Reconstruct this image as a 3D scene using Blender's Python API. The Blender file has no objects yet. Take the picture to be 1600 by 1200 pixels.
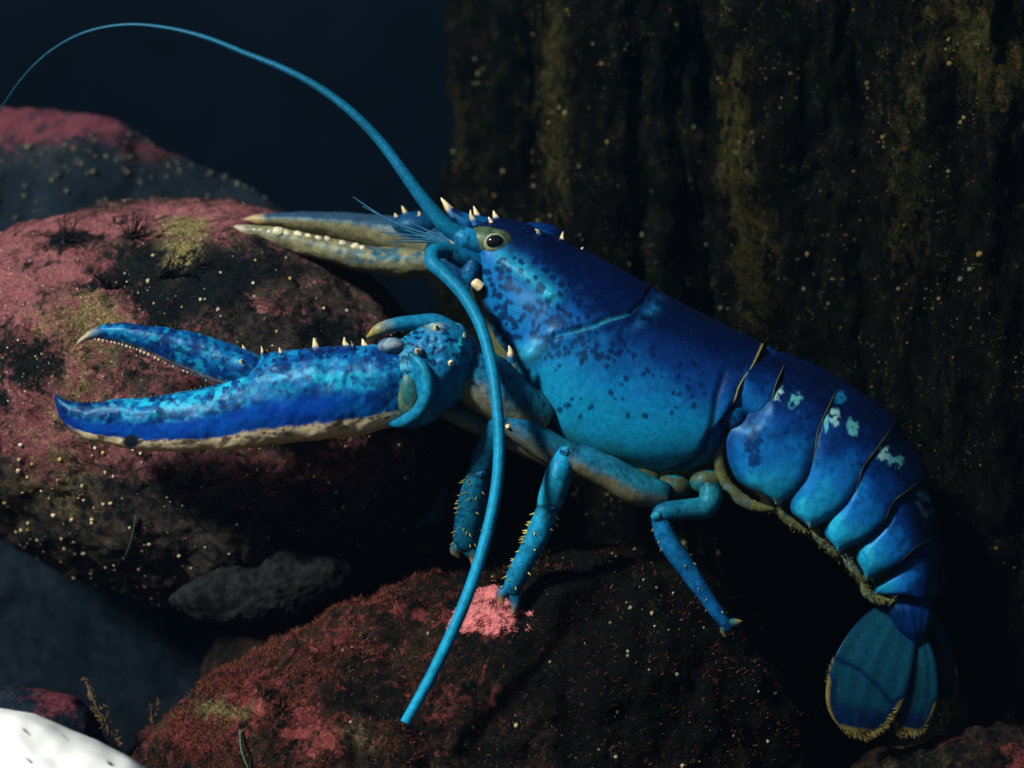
import bpy, math, random
import numpy as np

sc = bpy.context.scene
RNG = np.random.default_rng(11)
random.seed(11)

# ------------------------------------------------------------------ camera, sky, sun, exposure
S = 0.0005                      # metres per photo pixel in the plane of the lobster's midline
LENS, SENSOR = 50.0, 36.0
D = 1600 * S * LENS / SENSOR    # camera to that plane, 1.11 m
CZ = 0.46                       # camera height over the sea bed datum

cam_d = bpy.data.cameras.new('camera')
cam = bpy.data.objects.new('camera', cam_d)
sc.collection.objects.link(cam)
cam.location = (0, -D, CZ)
cam.rotation_euler = (math.radians(90), 0, 0)
cam_d.lens = LENS; cam_d.sensor_width = SENSOR
cam_d.clip_start = 0.01; cam_d.clip_end = 200
cam_d.dof.use_dof = True
cam_d.dof.focus_distance = D - 0.05
cam_d.dof.aperture_fstop = 3.6
sc.camera = cam

SUN_EL, SUN_AZ = 34.0, -133.0   # azimuth measured from +Y, clockwise: in front of the animal and to its left in view
el, az = math.radians(SUN_EL), math.radians(SUN_AZ)
sun_vec = (math.sin(az) * math.cos(el), math.cos(az) * math.cos(el), math.sin(el))
world = bpy.data.worlds.new('World'); sc.world = world; world.use_nodes = True
wn = world.node_tree.nodes; wl = world.node_tree.links
for n in list(wn): wn.remove(n)
w_out = wn.new('ShaderNodeOutputWorld'); w_bg = wn.new('ShaderNodeBackground'); w_sky = wn.new('ShaderNodeTexSky')
w_sky.sky_type = 'NISHITA'; w_sky.sun_disc = False
w_sky.sun_elevation = el; w_sky.sun_rotation = az
w_bg.inputs['Strength'].default_value = 0.02
wl.new(w_sky.outputs[0], w_bg.inputs[0]); wl.new(w_bg.outputs[0], w_out.inputs[0])

sun_d = bpy.data.lights.new('sun', 'SUN'); sun = bpy.data.objects.new('sun', sun_d)
sc.collection.objects.link(sun)
sun_d.energy = 5.0; sun_d.angle = math.radians(7.0); sun_d.color = (1.0, 0.95, 0.80)
from mathutils import Vector
sun.rotation_euler = Vector(sun_vec).to_track_quat('Z', 'Y').to_euler()
sun.location = Vector(sun_vec) * 3

sc.view_settings.view_transform = 'Standard'; sc.view_settings.look = 'None'
sc.view_settings.gamma = 1.0; sc.view_settings.use_curve_mapping = False
sc.view_settings.exposure = 2.85
sc.render.engine = 'CYCLES'
sc.cycles.use_denoising = True
sc.cycles.max_bounces = 5; sc.cycles.diffuse_bounces = 3; sc.cycles.volume_bounces = 1
sc.cycles.glossy_bounces = 2; sc.cycles.transmission_bounces = 2

# ------------------------------------------------------------------ helpers
def P(a):
    """(x, y down, depth) in photo pixels at the lobster plane -> metres"""
    a = np.asarray(a, float)
    k = (D + a[..., 2] * S) / D
    return np.stack([(a[..., 0] - 800) * S * k, a[..., 2] * S, CZ + (600 - a[..., 1]) * S * k], -1)

def lin(r, g, b):
    c = np.array([r, g, b], float) / 255
    return np.where(c <= .04045, c / 12.92, ((c + .055) / 1.055) ** 2.4)

def sstep(a, b, x):
    t = np.clip((x - a) / (b - a), 0, 1); return t * t * (3 - 2 * t)

def mixc(a, b, t):
    t = np.asarray(t)[..., None]; return np.asarray(a) * (1 - t) + np.asarray(b) * t

def _hash(i, j, k, seed):
    h = (i.astype(np.int64) * 374761393 + j.astype(np.int64) * 668265263 + k.astype(np.int64) * 2147483647 + seed * 1274126177) & 0xffffffff
    h = ((h ^ (h >> 13)) * 1274126177) & 0xffffffff
    h = ((h ^ (h >> 16)) * 2246822519) & 0xffffffff
    return ((h ^ (h >> 15)) & 0xffff) / 65535.0

def vnoise(p, seed=0):
    p = np.asarray(p, float); f = np.floor(p); t = p - f; t = t * t * t * (t * (t * 6 - 15) + 10)
    i, j, k = f[..., 0], f[..., 1], f[..., 2]
    r = 0
    for a in (0, 1):
        for b in (0, 1):
            for c in (0, 1):
                w = (t[..., 0] if a else 1 - t[..., 0]) * (t[..., 1] if b else 1 - t[..., 1]) * (t[..., 2] if c else 1 - t[..., 2])
                r = r + w * _hash(i + a, j + b, k + c, seed)
    return r * 2 - 1

_ROT = np.array([[.36, .48, -.80], [-.80, .60, 0], [.48, .64, .60]])
def fbm(p, octv=4, seed=0, gain=.5):
    r, a, n = 0, 1, 0; q = np.asarray(p, float) @ _ROT
    for o in range(octv):
        r = r + a * vnoise(q + 17.3 * o, seed + o); n += a; a *= gain; q = (q @ _ROT) * 2.03
    return r / n * 1.25

def cr(pts, n):
    """Catmull-Rom resample by chord length"""
    p = np.asarray(pts, float)
    if p.ndim == 1: p = p[:, None]
    seg = np.linalg.norm(np.diff(p[:, :min(3, p.shape[1])], axis=0), axis=1) + 1e-6
    t = np.concatenate([[0], np.cumsum(seg)])
    m = np.gradient(p, t, axis=0) if len(p) > 2 else np.repeat((p[1:] - p[:-1]) / seg[:, None], 2, 0)
    u = np.linspace(0, t[-1], n); i = np.clip(np.searchsorted(t, u, side='right') - 1, 0, len(p) - 2)
    h = (t[i + 1] - t[i])[:, None]; s = ((u - t[i])[:, None]) / h
    return ((2 * s**3 - 3 * s**2 + 1) * p[i] + (s**3 - 2 * s**2 + s) * h * m[i] + (-2 * s**3 + 3 * s**2) * p[i + 1] + (s**3 - s**2) * h * m[i + 1])

def grid_faces(nu, nv, closed=True, off=0):
    i = np.arange(nu - 1)[:, None]; j = np.arange(nv if closed else nv - 1)[None, :]
    j2 = (j + 1) % nv
    return np.stack([i * nv + j, i * nv + j2, (i + 1) * nv + j2, (i + 1) * nv + j], -1).reshape(-1, 4) + off

def add_mesh(name, V, F, mat, parent=None, cols=None, smooth=True, **props):
    """V in metres (world); F a list of index arrays/lists; cols n x 3 linear; the mesh is stored relative to the root"""
    V = np.asarray(V, float).reshape(-1, 3)
    me = bpy.data.meshes.new(name)
    faces = []
    for f in (F if isinstance(F, list) else [F]):
        faces += f.tolist() if isinstance(f, np.ndarray) else [list(f)]
    org = np.array(ROOT_LOC.get(parent.name, (0, 0, 0))) if parent is not None else None
    o = bpy.data.objects.new(name, me)
    if parent is None:
        base = np.array([(V[:, 0].min() + V[:, 0].max()) / 2, (V[:, 1].min() + V[:, 1].max()) / 2, V[:, 2].min()])
        o.location = base; org = base
    else:
        o.parent = parent
    me.from_pydata((V - org).tolist(), [], faces)
    me.polygons.foreach_set('use_smooth', [smooth] * len(me.polygons))
    if cols is not None:
        at = me.color_attributes.new('Col', 'FLOAT_COLOR', 'POINT')
        c4 = np.ones((len(V), 4)); c4[:, :3] = np.asarray(cols).reshape(-1, 3)
        at.data.foreach_set('color', c4.ravel())
    me.materials.append(mat)
    import bmesh as _b
    bm = _b.new(); bm.from_mesh(me); _b.ops.recalc_face_normals(bm, faces=bm.faces); bm.to_mesh(me); bm.free()
    sc.collection.objects.link(o)
    ROOT_LOC[o.name] = tuple(org)
    for k, v in props.items(): o[k] = v
    return o

ROOT_LOC = {}
def empty(name, pt, **props):
    o = bpy.data.objects.new(name, None); loc = P(np.array(pt, float)); o.location = loc
    o.empty_display_size = 0.02
    sc.collection.objects.link(o); ROOT_LOC[o.name] = tuple(loc)
    for k, v in props.items(): o[k] = v
    return o

def capped(nu, nv, off=0):
    return [grid_faces(nu, nv, True, off), list(range(off, off + nv)), list(range(off + (nu - 1) * nv, off + nu * nv))]

def tube_grid(path, rad, nu=40, nv=16, flat=1.0, up=(0, 0, 1)):
    """path k x 3 (px), rad k or scalar, -> grid nu x nv x 3 (px); flat scales the second axis"""
    path = np.asarray(path, float); rad = np.asarray(rad, float)
    if rad.ndim == 0: rad = np.full(len(path), float(rad))
    pr = cr(np.concatenate([path, rad[:, None]], 1), nu)
    c, r = pr[:, :3], np.maximum(pr[:, 3], 0.15)
    T = np.gradient(c, axis=0); T /= np.linalg.norm(T, axis=1, keepdims=True) + 1e-9
    N = np.cross(T[0], up); N = N / (np.linalg.norm(N) + 1e-9)
    G = np.zeros((nu, nv, 3)); ph = np.linspace(0, 2 * math.pi, nv, endpoint=False)
    for i in range(nu):
        N = N - T[i] * N.dot(T[i]); N /= np.linalg.norm(N) + 1e-9
        B = np.cross(T[i], N)
        G[i] = c[i] + r[i] * (np.cos(ph)[:, None] * N + flat * np.sin(ph)[:, None] * B)
    return G

def ellip(c, r, nu=24, nv=32, axis=None):
    """ellipsoid grid, poles along depth unless axis (a px vector for the third radius)"""
    f = np.linspace(0.001, math.pi - .001, nu)[:, None]; t = np.linspace(0, 2 * math.pi, nv, endpoint=False)[None, :]
    L = np.stack([r[0] * np.sin(f) * np.cos(t), r[1] * np.sin(f) * np.sin(t), -r[2] * np.cos(f) * np.ones_like(t)], -1)
    if axis is not None:
        a = np.asarray(axis, float); a /= np.linalg.norm(a)
        h = np.array([0, 0, 1.0]) if abs(a[2]) < .9 else np.array([0, 1.0, 0])
        b = np.cross(h, a); b /= np.linalg.norm(b); e = np.cross(a, b)
        L = L[..., 0:1] * b + L[..., 1:2] * e + L[..., 2:3] * a
    return np.asarray(c, float) + L

def blend_gauss(x, y, lst):
    r = np.zeros_like(x)
    for (px, py, rx, ry, w) in lst: r = r + w * np.exp(-(((x - px) / rx) ** 2 + ((y - py) / ry) ** 2))
    return r

def grid_normals(G):
    du = np.gradient(G, axis=0); dv = np.roll(G, -1, 1) - np.roll(G, 1, 1)
    n = np.cross(du, dv); return n / (np.linalg.norm(n, axis=-1, keepdims=True) + 1e-9)

def outward(G, n):
    c = G.reshape(-1, 3).mean(0)
    s = np.sign(((G - c) * n).sum(-1).mean()); return n * (s if s else 1)

def blob(c, outline, rdf, rdb, nth=300, nph=140, amp=((60, 12), (20, 5)), seed=0, pw=1.0):
    """a rock: image-plane outline with its own depth radii, noise-displaced; grid in px"""
    c = np.asarray(c, float); o = np.asarray(outline, float) - c[:2]
    ang = np.unwrap(np.arctan2(o[:, 1], o[:, 0]))
    if ang[-1] < ang[0]: ang, o = ang[::-1], o[::-1]
    R = np.hypot(o[:, 0], o[:, 1])
    th = np.linspace(0, 2 * math.pi, nth, endpoint=False)
    a3 = np.concatenate([ang - 2 * math.pi, ang, ang + 2 * math.pi]); R3 = np.tile(R, 3)
    a0 = ang[0]; tt = (th - a0) % (2 * math.pi) + a0
    Rt = np.interp(tt, a3, R3)
    k = np.exp(-np.linspace(-2, 2, 13) ** 2); k /= k.sum()
    Rt = np.convolve(np.concatenate([Rt[-6:], Rt, Rt[:6]]), k, 'valid')
    ph = np.linspace(0.004, math.pi - .004, nph)[:, None]
    sn = np.sin(ph) ** pw
    x = c[0] + Rt * np.cos(th) * sn; y = c[1] + Rt * np.sin(th) * sn
    d = c[2] - np.where(ph < math.pi / 2, rdf, rdb) * np.cos(ph) + 0 * x
    G = np.stack([x, y, d], -1)
    n = outward(G, grid_normals(G))
    for k2, (sz, am) in enumerate(amp):
        G = G + n * (am * fbm(G / sz, 3, seed + 10 * k2))[..., None]
    return G

# ---- materials
def nt(mat):
    mat.use_nodes = True; t = mat.node_tree
    return t, t.nodes, t.links, t.nodes['Principled BSDF']

class NB:
    """tiny node builder"""
    def __init__(s, mat): s.t, s.n, s.l, s.b = nt(mat); s.tc = s.n.new('ShaderNodeTexCoord').outputs['Object']
    def link(s, a, b): s.l.new(a, b)
    def noise(s, scale, detail=4, rough=.55, dist=0):
        x = s.n.new('ShaderNodeTexNoise'); x.inputs['Scale'].default_value = scale; x.inputs['Detail'].default_value = detail
        x.inputs['Roughness'].default_value = rough; x.inputs['Distortion'].default_value = dist
        s.l.new(s.tc, x.inputs['Vector']); return x.outputs['Fac']
    def voro(s, scale, out='Distance', rnd=1.0):
        x = s.n.new('ShaderNodeTexVoronoi'); x.inputs['Scale'].default_value = scale; x.inputs['Randomness'].default_value = rnd
        s.l.new(s.tc, x.inputs['Vector']); return x.outputs[out]
    def math(s, op, a, b=0.0, clamp=False):
        x = s.n.new('ShaderNodeMath'); x.operation = op; x.use_clamp = clamp
        for i, v in enumerate((a, b)):
            if hasattr(v, 'is_linked'): s.l.new(v, x.inputs[i])
            else: x.inputs[i].default_value = v
        return x.outputs[0]
    def step(s, v, a, b):
        x = s.n.new('ShaderNodeMapRange'); x.interpolation_type = 'SMOOTHSTEP'
        s.l.new(v, x.inputs['Value']); x.inputs['From Min'].default_value = a; x.inputs['From Max'].default_value = b
        return x.outputs['Result']
    def mix(s, f, a, b, mode='MIX'):
        x = s.n.new('ShaderNodeMix'); x.data_type = 'RGBA'; x.blend_type = mode
        for v, i in ((f, 0), (a, 6), (b, 7)):
            if hasattr(v, 'is_linked'): s.l.new(v, x.inputs[i])
            elif i == 0: x.inputs[0].default_value = v
            else: x.inputs[i].default_value = (*v, 1)
        return x.outputs[2]
    def attr(s, name='Col'):
        x = s.n.new('ShaderNodeAttribute'); x.attribute_name = name; return x.outputs['Color']
    def sep(s, c):
        x = s.n.new('ShaderNodeSeparateColor'); s.l.new(c, x.inputs[0]); return x.outputs
    def bump(s, h, strength=.5, dist=.001, base=None):
        x = s.n.new('ShaderNodeBump'); x.inputs['Strength'].default_value = strength; x.inputs['Distance'].default_value = dist
        s.l.new(h, x.inputs['Height'])
        if base is not None: s.l.new(base, x.inputs['Normal'])
        return x.outputs[0]

def shell_mat(name, rough=.42, mott=.28, spec=.24, bump=.14):
    m = bpy.data.materials.new(name); b = NB(m)
    c = b.attr()
    n1 = b.noise(260, 5); n2 = b.noise(900, 3)
    f = b.math('MULTIPLY', b.math('ADD', b.math('MULTIPLY', b.step(n1, .3, .7), mott), 1 - mott * .55), .64)
    col = b.mix(1.0, c, b.mix(b.math('MULTIPLY', f, 1.0), (0, 0, 0), (1, 1, 1)), 'MULTIPLY')
    pit = b.voro(700)
    sv = b.voro(430); sk = b.math('MULTIPLY', b.step(sv, .26, .17), b.step(b.noise(120, 3), .46, .56))
    col = b.mix(b.math('MULTIPLY', sk, .62), col, (.0008, .006, .05))
    wr = b.step(b.noise(380, 6, .75), .62, .68); col = b.mix(b.math('MULTIPLY', wr, .22), col, (.03, .30, .38))
    b.link(col, b.b.inputs['Base Color'])
    b.b.inputs['Specular IOR Level'].default_value = spec; b.b.inputs['Specular Tint'].default_value = (.30, .72, 1, 1)
    r = b.math('ADD', b.math('MULTIPLY', n1, .2), rough - .10); b.link(r, b.b.inputs['Roughness'])
    hgt = b.math('ADD', b.math('MULTIPLY', pit, .5), b.math('MULTIPLY', n2, .6))
    b.link(b.bump(hgt, bump, .0006), b.b.inputs['Normal'])
    return m

def plain_mat(name, col, rough=.6, scale=120, var=.4, spec=.3, bump=.3, bd=.001):
    m = bpy.data.materials.new(name); b = NB(m)
    n = b.noise(scale, 5)
    d = tuple(np.array(col) * (1 - var)); l = tuple(np.minimum(np.array(col) * (1 + var), 1))
    b.link(b.mix(b.step(n, .3, .7), d, l), b.b.inputs['Base Color'])
    b.b.inputs['Roughness'].default_value = rough; b.b.inputs['Specular IOR Level'].default_value = spec
    b.link(b.bump(n, bump, bd), b.b.inputs['Normal'])
    return m

def attr_mat(name, rough=.6, spec=.3):
    m = bpy.data.materials.new(name); b = NB(m)
    n = b.noise(400, 3)
    b.link(b.mix(1.0, b.attr(), b.mix(b.step(n, .25, .75), (.6, .6, .6), (1.2, 1.2, 1.2)), 'MULTIPLY'), b.b.inputs['Base Color'])
    b.b.inputs['Roughness'].default_value = rough; b.b.inputs['Specular IOR Level'].default_value = spec
    return m

def rock_mat(name, base, dark, pink, pink2, olive, grain=(.30, .25, .12), stretch=1.0):
    """Col.r = pink crust coverage, Col.g = coverage of dark algae and painted shade, Col.b = grainy olive coverage (0..1)"""
    m = bpy.data.materials.new(name); b = NB(m)
    r, g, bl = b.sep(b.attr())[:3]
    if stretch != 1.0:
        mp = b.n.new('ShaderNodeMapping'); mp.inputs['Scale'].default_value = (1, 1, stretch); b.link(b.tc, mp.inputs['Vector']); b.tc = mp.outputs[0]
    big = b.noise(22, 9, .62, .4); mid = b.noise(70, 8, .65, .3); fine = b.noise(260, 6, .7); vfine = b.noise(800, 3, .6)
    crust = b.noise(34, 10, .68, .8); tiny = b.voro(520)
    col = b.mix(b.step(mid, .35, .65), dark, base)
    # pink coralline crust with ragged, slightly raised edges
    pm = b.math('ADD', b.math('ADD', b.math('MULTIPLY', crust, .8), b.math('MULTIPLY', fine, .25)), r)
    pmask = b.step(pm, .975, 1.02)
    pc = b.mix(b.step(big, .35, .65), pink, pink2)
    pc = b.mix(b.math('MULTIPLY', b.step(vfine, .5, .75), .5), pc, tuple(np.minimum(np.array(pink2) * 1.5 + .03, 1)))
    pc = b.mix(b.math('MULTIPLY', b.step(mid, .55, .42), .6), pc, tuple(np.array(pink) * .45))
    col = b.mix(pmask, col, pc)
    crust2 = b.noise(95, 8, .7, .6)
    pm2 = b.math('ADD', b.math('ADD', b.math('MULTIPLY', crust2, .8), b.math('MULTIPLY', vfine, .15)), b.math('MULTIPLY', r, .75))
    col = b.mix(b.math('MULTIPLY', b.step(pm2, .775, .795), .75), col, b.mix(b.step(fine, .4, .6), tuple(np.array(pink) * .55), pink))
    # grainy olive / yellow film
    om = b.math('ADD', b.math('ADD', b.math('MULTIPLY', fine, .55), b.math('MULTIPLY', mid, .6)), bl)
    col = b.mix(b.step(om, .98, 1.16), col, b.mix(b.step(vfine, .45, .62), olive, grain))
    # black-green algae film, and shade painted on the mound
    dm = b.math('ADD', b.math('ADD', b.math('MULTIPLY', big, .5), b.math('MULTIPLY', mid, .5)), b.math('ADD', g, b.math('MULTIPLY', fine, .25)))
    col = b.mix(b.step(dm, .98, 1.1), col, dark)
    pt = b.noise(52, 9, .72, .5); col = b.mix(b.math('MULTIPLY', b.step(pt, .565, .60), .5), col, dark)
    pt2 = b.noise(130, 8, .75, .4); col = b.mix(b.math('MULTIPLY', b.step(pt2, .58, .62), .55), col, tuple(np.array(dark) * 2.5))
    # pale mineral specks
    sp = b.step(tiny, .16, .10); sp = b.math('MULTIPLY', sp, b.step(mid, .5, .58))
    col = b.mix(b.math('MULTIPLY', sp, .5), col, (.36, .30, .18))
    spk = b.noise(420, 5, .75); col = b.mix(1.0, col, b.mix(b.step(spk, .30, .72), (.55, .55, .55), (1.3, 1.28, 1.25)), 'MULTIPLY')
    b.link(col, b.b.inputs['Base Color'])
    b.b.inputs['Roughness'].default_value = .9; b.b.inputs['Specular IOR Level'].default_value = .02
    h = b.math('ADD', b.math('MULTIPLY', fine, .6), b.math('ADD', b.math('MULTIPLY', pmask, .35), b.math('MULTIPLY', vfine, .25)))
    b.link(b.bump(h, .9, .004), b.b.inputs['Normal'])
    return m

BLUE_D, BLUE_M, BLUE_S = np.array([.0010, .0075, .070]), np.array([.0012, .034, .20]), np.array([.002, .125, .37])
CYAN, CYAN_L, TEAL = np.array([.006, .20, .44]), np.array([.02, .42, .60]), np.array([.012, .13, .18])
IVORY, OLIVE, OCHRE = np.array([.90, .72, .44]), np.array([.12, .13, .05]), np.array([.36, .25, .07])
RUST = np.array([.10, .03, .02])

M_shell = shell_mat('lobster_shell')
M_limb = shell_mat('lobster_limb', .42, .5, .20, .35)
M_ivory = plain_mat('ivory_spine', (.70, .55, .32), .45, 300, .2)
M_eye = plain_mat('eye_stalk', (.040, .066, .038), .45, 260, .5, .2)
M_ring = plain_mat('eye_ring', (.17, .19, .11), .4, 300, .3, .3)
M_pupil = plain_mat('pupil', (.004, .004, .005), .12, 100, .1, .6, .0)
M_ant = shell_mat('antenna', .45, .4, .2, .2)
M_fringe = attr_mat('fringe')
M_barn = attr_mat('barnacle', .8, .1)
M_alga = attr_mat('alga', 1.0, .01)

# ------------------------------------------------------------------ sea bed
def grid_sheet(x0, x1, y0, y1, nx, ny, z, amp, seed):
    X, Y = np.meshgrid(np.linspace(x0, x1, nx), np.linspace(y0, y1, ny), indexing='ij')
    p = np.stack([X * 4, Y * 4, X * 0], -1)
    Z = z + amp * fbm(p, 4, seed)
    return np.stack([X, Y, Z], -1)
M_bed = plain_mat('sea_bed', (.04, .045, .055), .9, 40, .5, .1, .8, .01)
G = grid_sheet(-7, 7, -2.5, 14, 200, 240, 0.055, .03, 3)
add_mesh('sea_bed', G, grid_faces(200, 240, False), M_bed, kind='structure', label='dark sandy sea bed under the rocks')

M_back = plain_mat('water_backdrop', (.0007, .0022, .0062), .9, 6, .3, .02, .5, .02)  # added sheet: blocks the sky, its colour stands for dark deep water
Xb, Zb = np.meshgrid(np.linspace(-7.5, 7.5, 160), np.linspace(-.3, 2.0, 40), indexing='ij')
G = np.stack([Xb, 2.6 + .12 * fbm(np.stack([Xb * 1.5, Zb * 1.5, 0 * Xb], -1), 4, 9), Zb], -1)
add_mesh('water_backdrop', G, grid_faces(160, 40, False), M_back, kind='structure', label='added dark blue sheet standing for deep water, hides the sky')

# ------------------------------------------------------------------ rocks
M_boulder = rock_mat('boulder_rock', (.075, .055, .045), (.005, .007, .008), (.24, .080, .090), (.42, .180, .190), (.085, .070, .030), (.36, .30, .12))
M_mound = rock_mat('mound_rock', (.040, .022, .016), (.003, .0035, .003), (.20, .042, .042), (.32, .095, .090), (.06, .05, .02), (.22, .18, .08))
M_far = rock_mat('far_rock', (.015, .025, .040), (.008, .014, .022), (.16, .040, .060), (.22, .065, .085), (.018, .022, .024), (.05, .055, .05))  # water murk over the far rocks is put into these blue tones
M_wall = rock_mat('piling_crust', (.0034, .0036, .0020), (.0004, .0005, .0004), (.05, .006, .006), (.07, .010, .010), (.013, .0115, .0035), (.044, .038, .0105), .5)  # weak light on the right is put into these very dark tones

def rock(name, c, outline, rdf, rdb, mat, pinks=(), darks=(), olives=(), base=(0, 0, 0), label='', category='rock', group=None, **kw):
    G = blob(c, outline, rdf, rdb, **kw)
    x, y = G[..., 0], G[..., 1]
    col = np.stack([base[0] + blend_gauss(x, y, pinks), base[1] + blend_gauss(x, y, darks), base[2] + blend_gauss(x, y, olives)], -1)
    nu, nv = G.shape[:2]
    pr = dict(label=label, category=category)
    if group: pr['group'] = group
    o = add_mesh(name, P(G), capped(nu, nv), mat, None, col, **pr)
    return o, G

boulder, G_b = rock('boulder', (250, 645, 340),
    [(-240, 640), (-200, 480), (-110, 400), (0, 362), (60, 341), (140, 327), (240, 321), (350, 322), (430, 336), (500, 372), (570, 430),
     (640, 500), (690, 560), (720, 640), (715, 720), (670, 800), (600, 870), (520, 920), (420, 968), (300, 948), (200, 926), (130, 908), (60, 880),
     (0, 850), (-110, 800), (-200, 730)], 330, 330, M_boulder,
    pinks=[(40, 410, 110, 60, .33), (60, 480, 120, 80, .28), (170, 470, 70, 40, .15), (30, 660, 60, 50, .30), (90, 590, 80, 50, .25), (240, 350, 170, 26, .30), (60, 715, 40, 40, .25),
           (290, 560, 60, 50, .25), (480, 400, 120, 50, .10), (430, 480, 50, 25, .14), (560, 500, 60, 40, .10), (600, 690, 70, 40, .12), (380, 740, 90, 40, .12), (200, 720, 100, 30, .14), (500, 730, 70, 50, .17), (330, 330, 120, 20, .2), (260, 700, 160, 40, .10), (150, 640, 100, 60, .12)],
    darks=[(250, 475, 55, 40, .16), (340, 445, 60, 45, .14), (430, 430, 80, 30, .10), (520, 560, 120, 60, .06), (220, 395, 60, 14, .12), (190, 430, 50, 22, .16), (110, 375, 60, 18, .14), (60, 560, 40, 30, .10), (330, 560, 60, 40, .10), (480, 850, 260, 90, .04), (20, 560, 40, 60, .08)],
    olives=[(140, 495, 75, 50, .20), (100, 690, 70, 60, .14), (285, 400, 42, 36, .30), (120, 590, 60, 50, .15), (60, 780, 110, 60, .10), (290, 350, 50, 16, .25), (430, 450, 160, 60, .05), (40, 520, 40, 40, .08)],
    base=(.275, .35, .345), seed=4, nth=560, nph=260, amp=((170, 16), (60, 8), (20, 2.5)),
    label='big rounded boulder crusted in pink behind the near claw', category='boulder')

mound, G_m = rock('rock_mound', (760, 1270, 110),
    [(150, 1290), (190, 1190), (240, 1130), (330, 1062), (430, 1000), (560, 960), (700, 905), (800, 872), (900, 852), (1000, 850), (1100, 880), (1180, 940),
     (1235, 1040), (1270, 1150), (1285, 1300), (1240, 1480), (1000, 1600), (700, 1640), (350, 1560), (190, 1420)], 350, 300, M_mound,
    pinks=[(760, 955, 55, 26, .5), (800, 990, 36, 12, .3), (400, 1080, 70, 40, .20), (480, 1150, 60, 45, .22), (300, 1150, 90, 50, .14), (520, 1000, 60, 30, .12), (700, 1080, 90, 40, .12), (620, 950, 120, 30, .10)],
    darks=[(1060, 1060, 330, 240, .20), (560, 1090, 60, 30, .08), (900, 900, 200, 60, .10)],  # first entry paints the mound's unlit right-hand side dark
    olives=[(340, 1110, 70, 30, .2), (560, 1160, 90, 40, .1)],
    base=(.30, .36, .34), seed=21, nth=480, nph=220, amp=((150, 24), (45, 12), (14, 3.5)),
    label='low dark rock mound with red algae under the lobster', category='rock')

distant, G_d = rock('distant_rock', (20, 560, 900),
    [(-420, 330), (-300, 230), (-150, 190), (10, 172), (90, 174), (170, 190), (250, 232), (330, 275), (420, 315), (500, 380), (560, 700), (540, 1140), (0, 1190), (-450, 1140), (-500, 600)], 240, 260, M_far,
    pinks=[(80, 185, 170, 36, .42), (240, 235, 60, 24, .3), (-100, 200, 150, 40, .4)], darks=[(80, 300, 300, 60, .10)], olives=[(120, 260, 200, 50, .12)],
    base=(.24, .36, .40), seed=33, nth=260, nph=120, amp=((120, 18), (40, 8), (14, 3)),
    label='blurred pink-topped rock far behind the boulder', category='rock')

rock('slab_stone', (420, 925, 130), [(250, 935), (310, 905), (400, 885), (500, 868), (545, 872), (560, 905), (500, 945), (430, 975), (370, 978), (300, 960)], 60, 90,
    plain_mat('slab', (.010, .0105, .0105), .95, 120, .6, .02, .8, .002), seed=41, nth=160, nph=80, amp=((60, 8), (18, 3), (8, 1.5)),
    label='flat grey stone wedged under the boulder', category='stone')
rock('ledge_rock', (560, 1080, 400), [(330, 1010), (380, 965), (450, 925), (540, 880), (640, 832), (740, 812), (820, 860), (860, 1100), (820, 1400), (560, 1460), (360, 1400), (310, 1200)], 160, 220, M_mound,
    darks=[(600, 930, 260, 120, .08)], olives=[(640, 860, 60, 16, .25), (460, 965, 50, 16, .2)], base=(.18, .36, .34), seed=43, nth=240, nph=120, amp=((90, 16), (30, 7), (10, 2.5)),
    label='dark ledge of rock carrying the boulder, behind the mound', category='rock')
rock('shore_stone', (50, 1210, 60), [(-90, 1150), (-40, 1085), (40, 1072), (110, 1082), (145, 1120), (160, 1250), (130, 1400), (40, 1440), (-80, 1400)], 90, 100, M_far,
    pinks=[(90, 1090, 50, 25, .3)], base=(.28, .34, .38), seed=47, nth=140, nph=70, amp=((60, 8), (20, 3)),
    label='dim pinkish stone just above the white stone', category='stone')
M_white = plain_mat('white_stone', (.96, .94, .90), .8, 60, .02, .2, .15, .001)
white, G_w = rock('white_stone', (-40, 1400, -330), [(-420, 1330), (-330, 1180), (-160, 1112), (0, 1108), (60, 1122), (130, 1152), (190, 1180), (240, 1205), (330, 1270), (370, 1420), (300, 1720), (-40, 1770), (-360, 1720)], 170, 200,
    M_white, seed=53, nth=200, nph=100, amp=((110, 8), (30, 1.2), (10, .4)),
    label='brilliant white stone in the lower left corner', category='stone')
rock('tail_stone', (1500, 1290, 60), [(1270, 1330), (1300, 1230), (1350, 1185), (1420, 1165), (1500, 1150), (1600, 1140), (1720, 1160), (1790, 1260), (1740, 1400), (1500, 1460), (1330, 1430)], 160, 160, M_mound,
    pinks=[(1400, 1165, 40, 15, .25), (1480, 1150, 30, 20, .25), (1590, 1180, 40, 30, .25)], darks=[(1500, 1250, 200, 80, .05)], olives=[(1430, 1180, 60, 30, .2)], base=(.22, .38, .36), seed=59, nth=240, nph=120,
    amp=((80, 14), (28, 8), (10, 3)), label='dark rubbly rock beneath the tail fan', category='rock')

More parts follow.
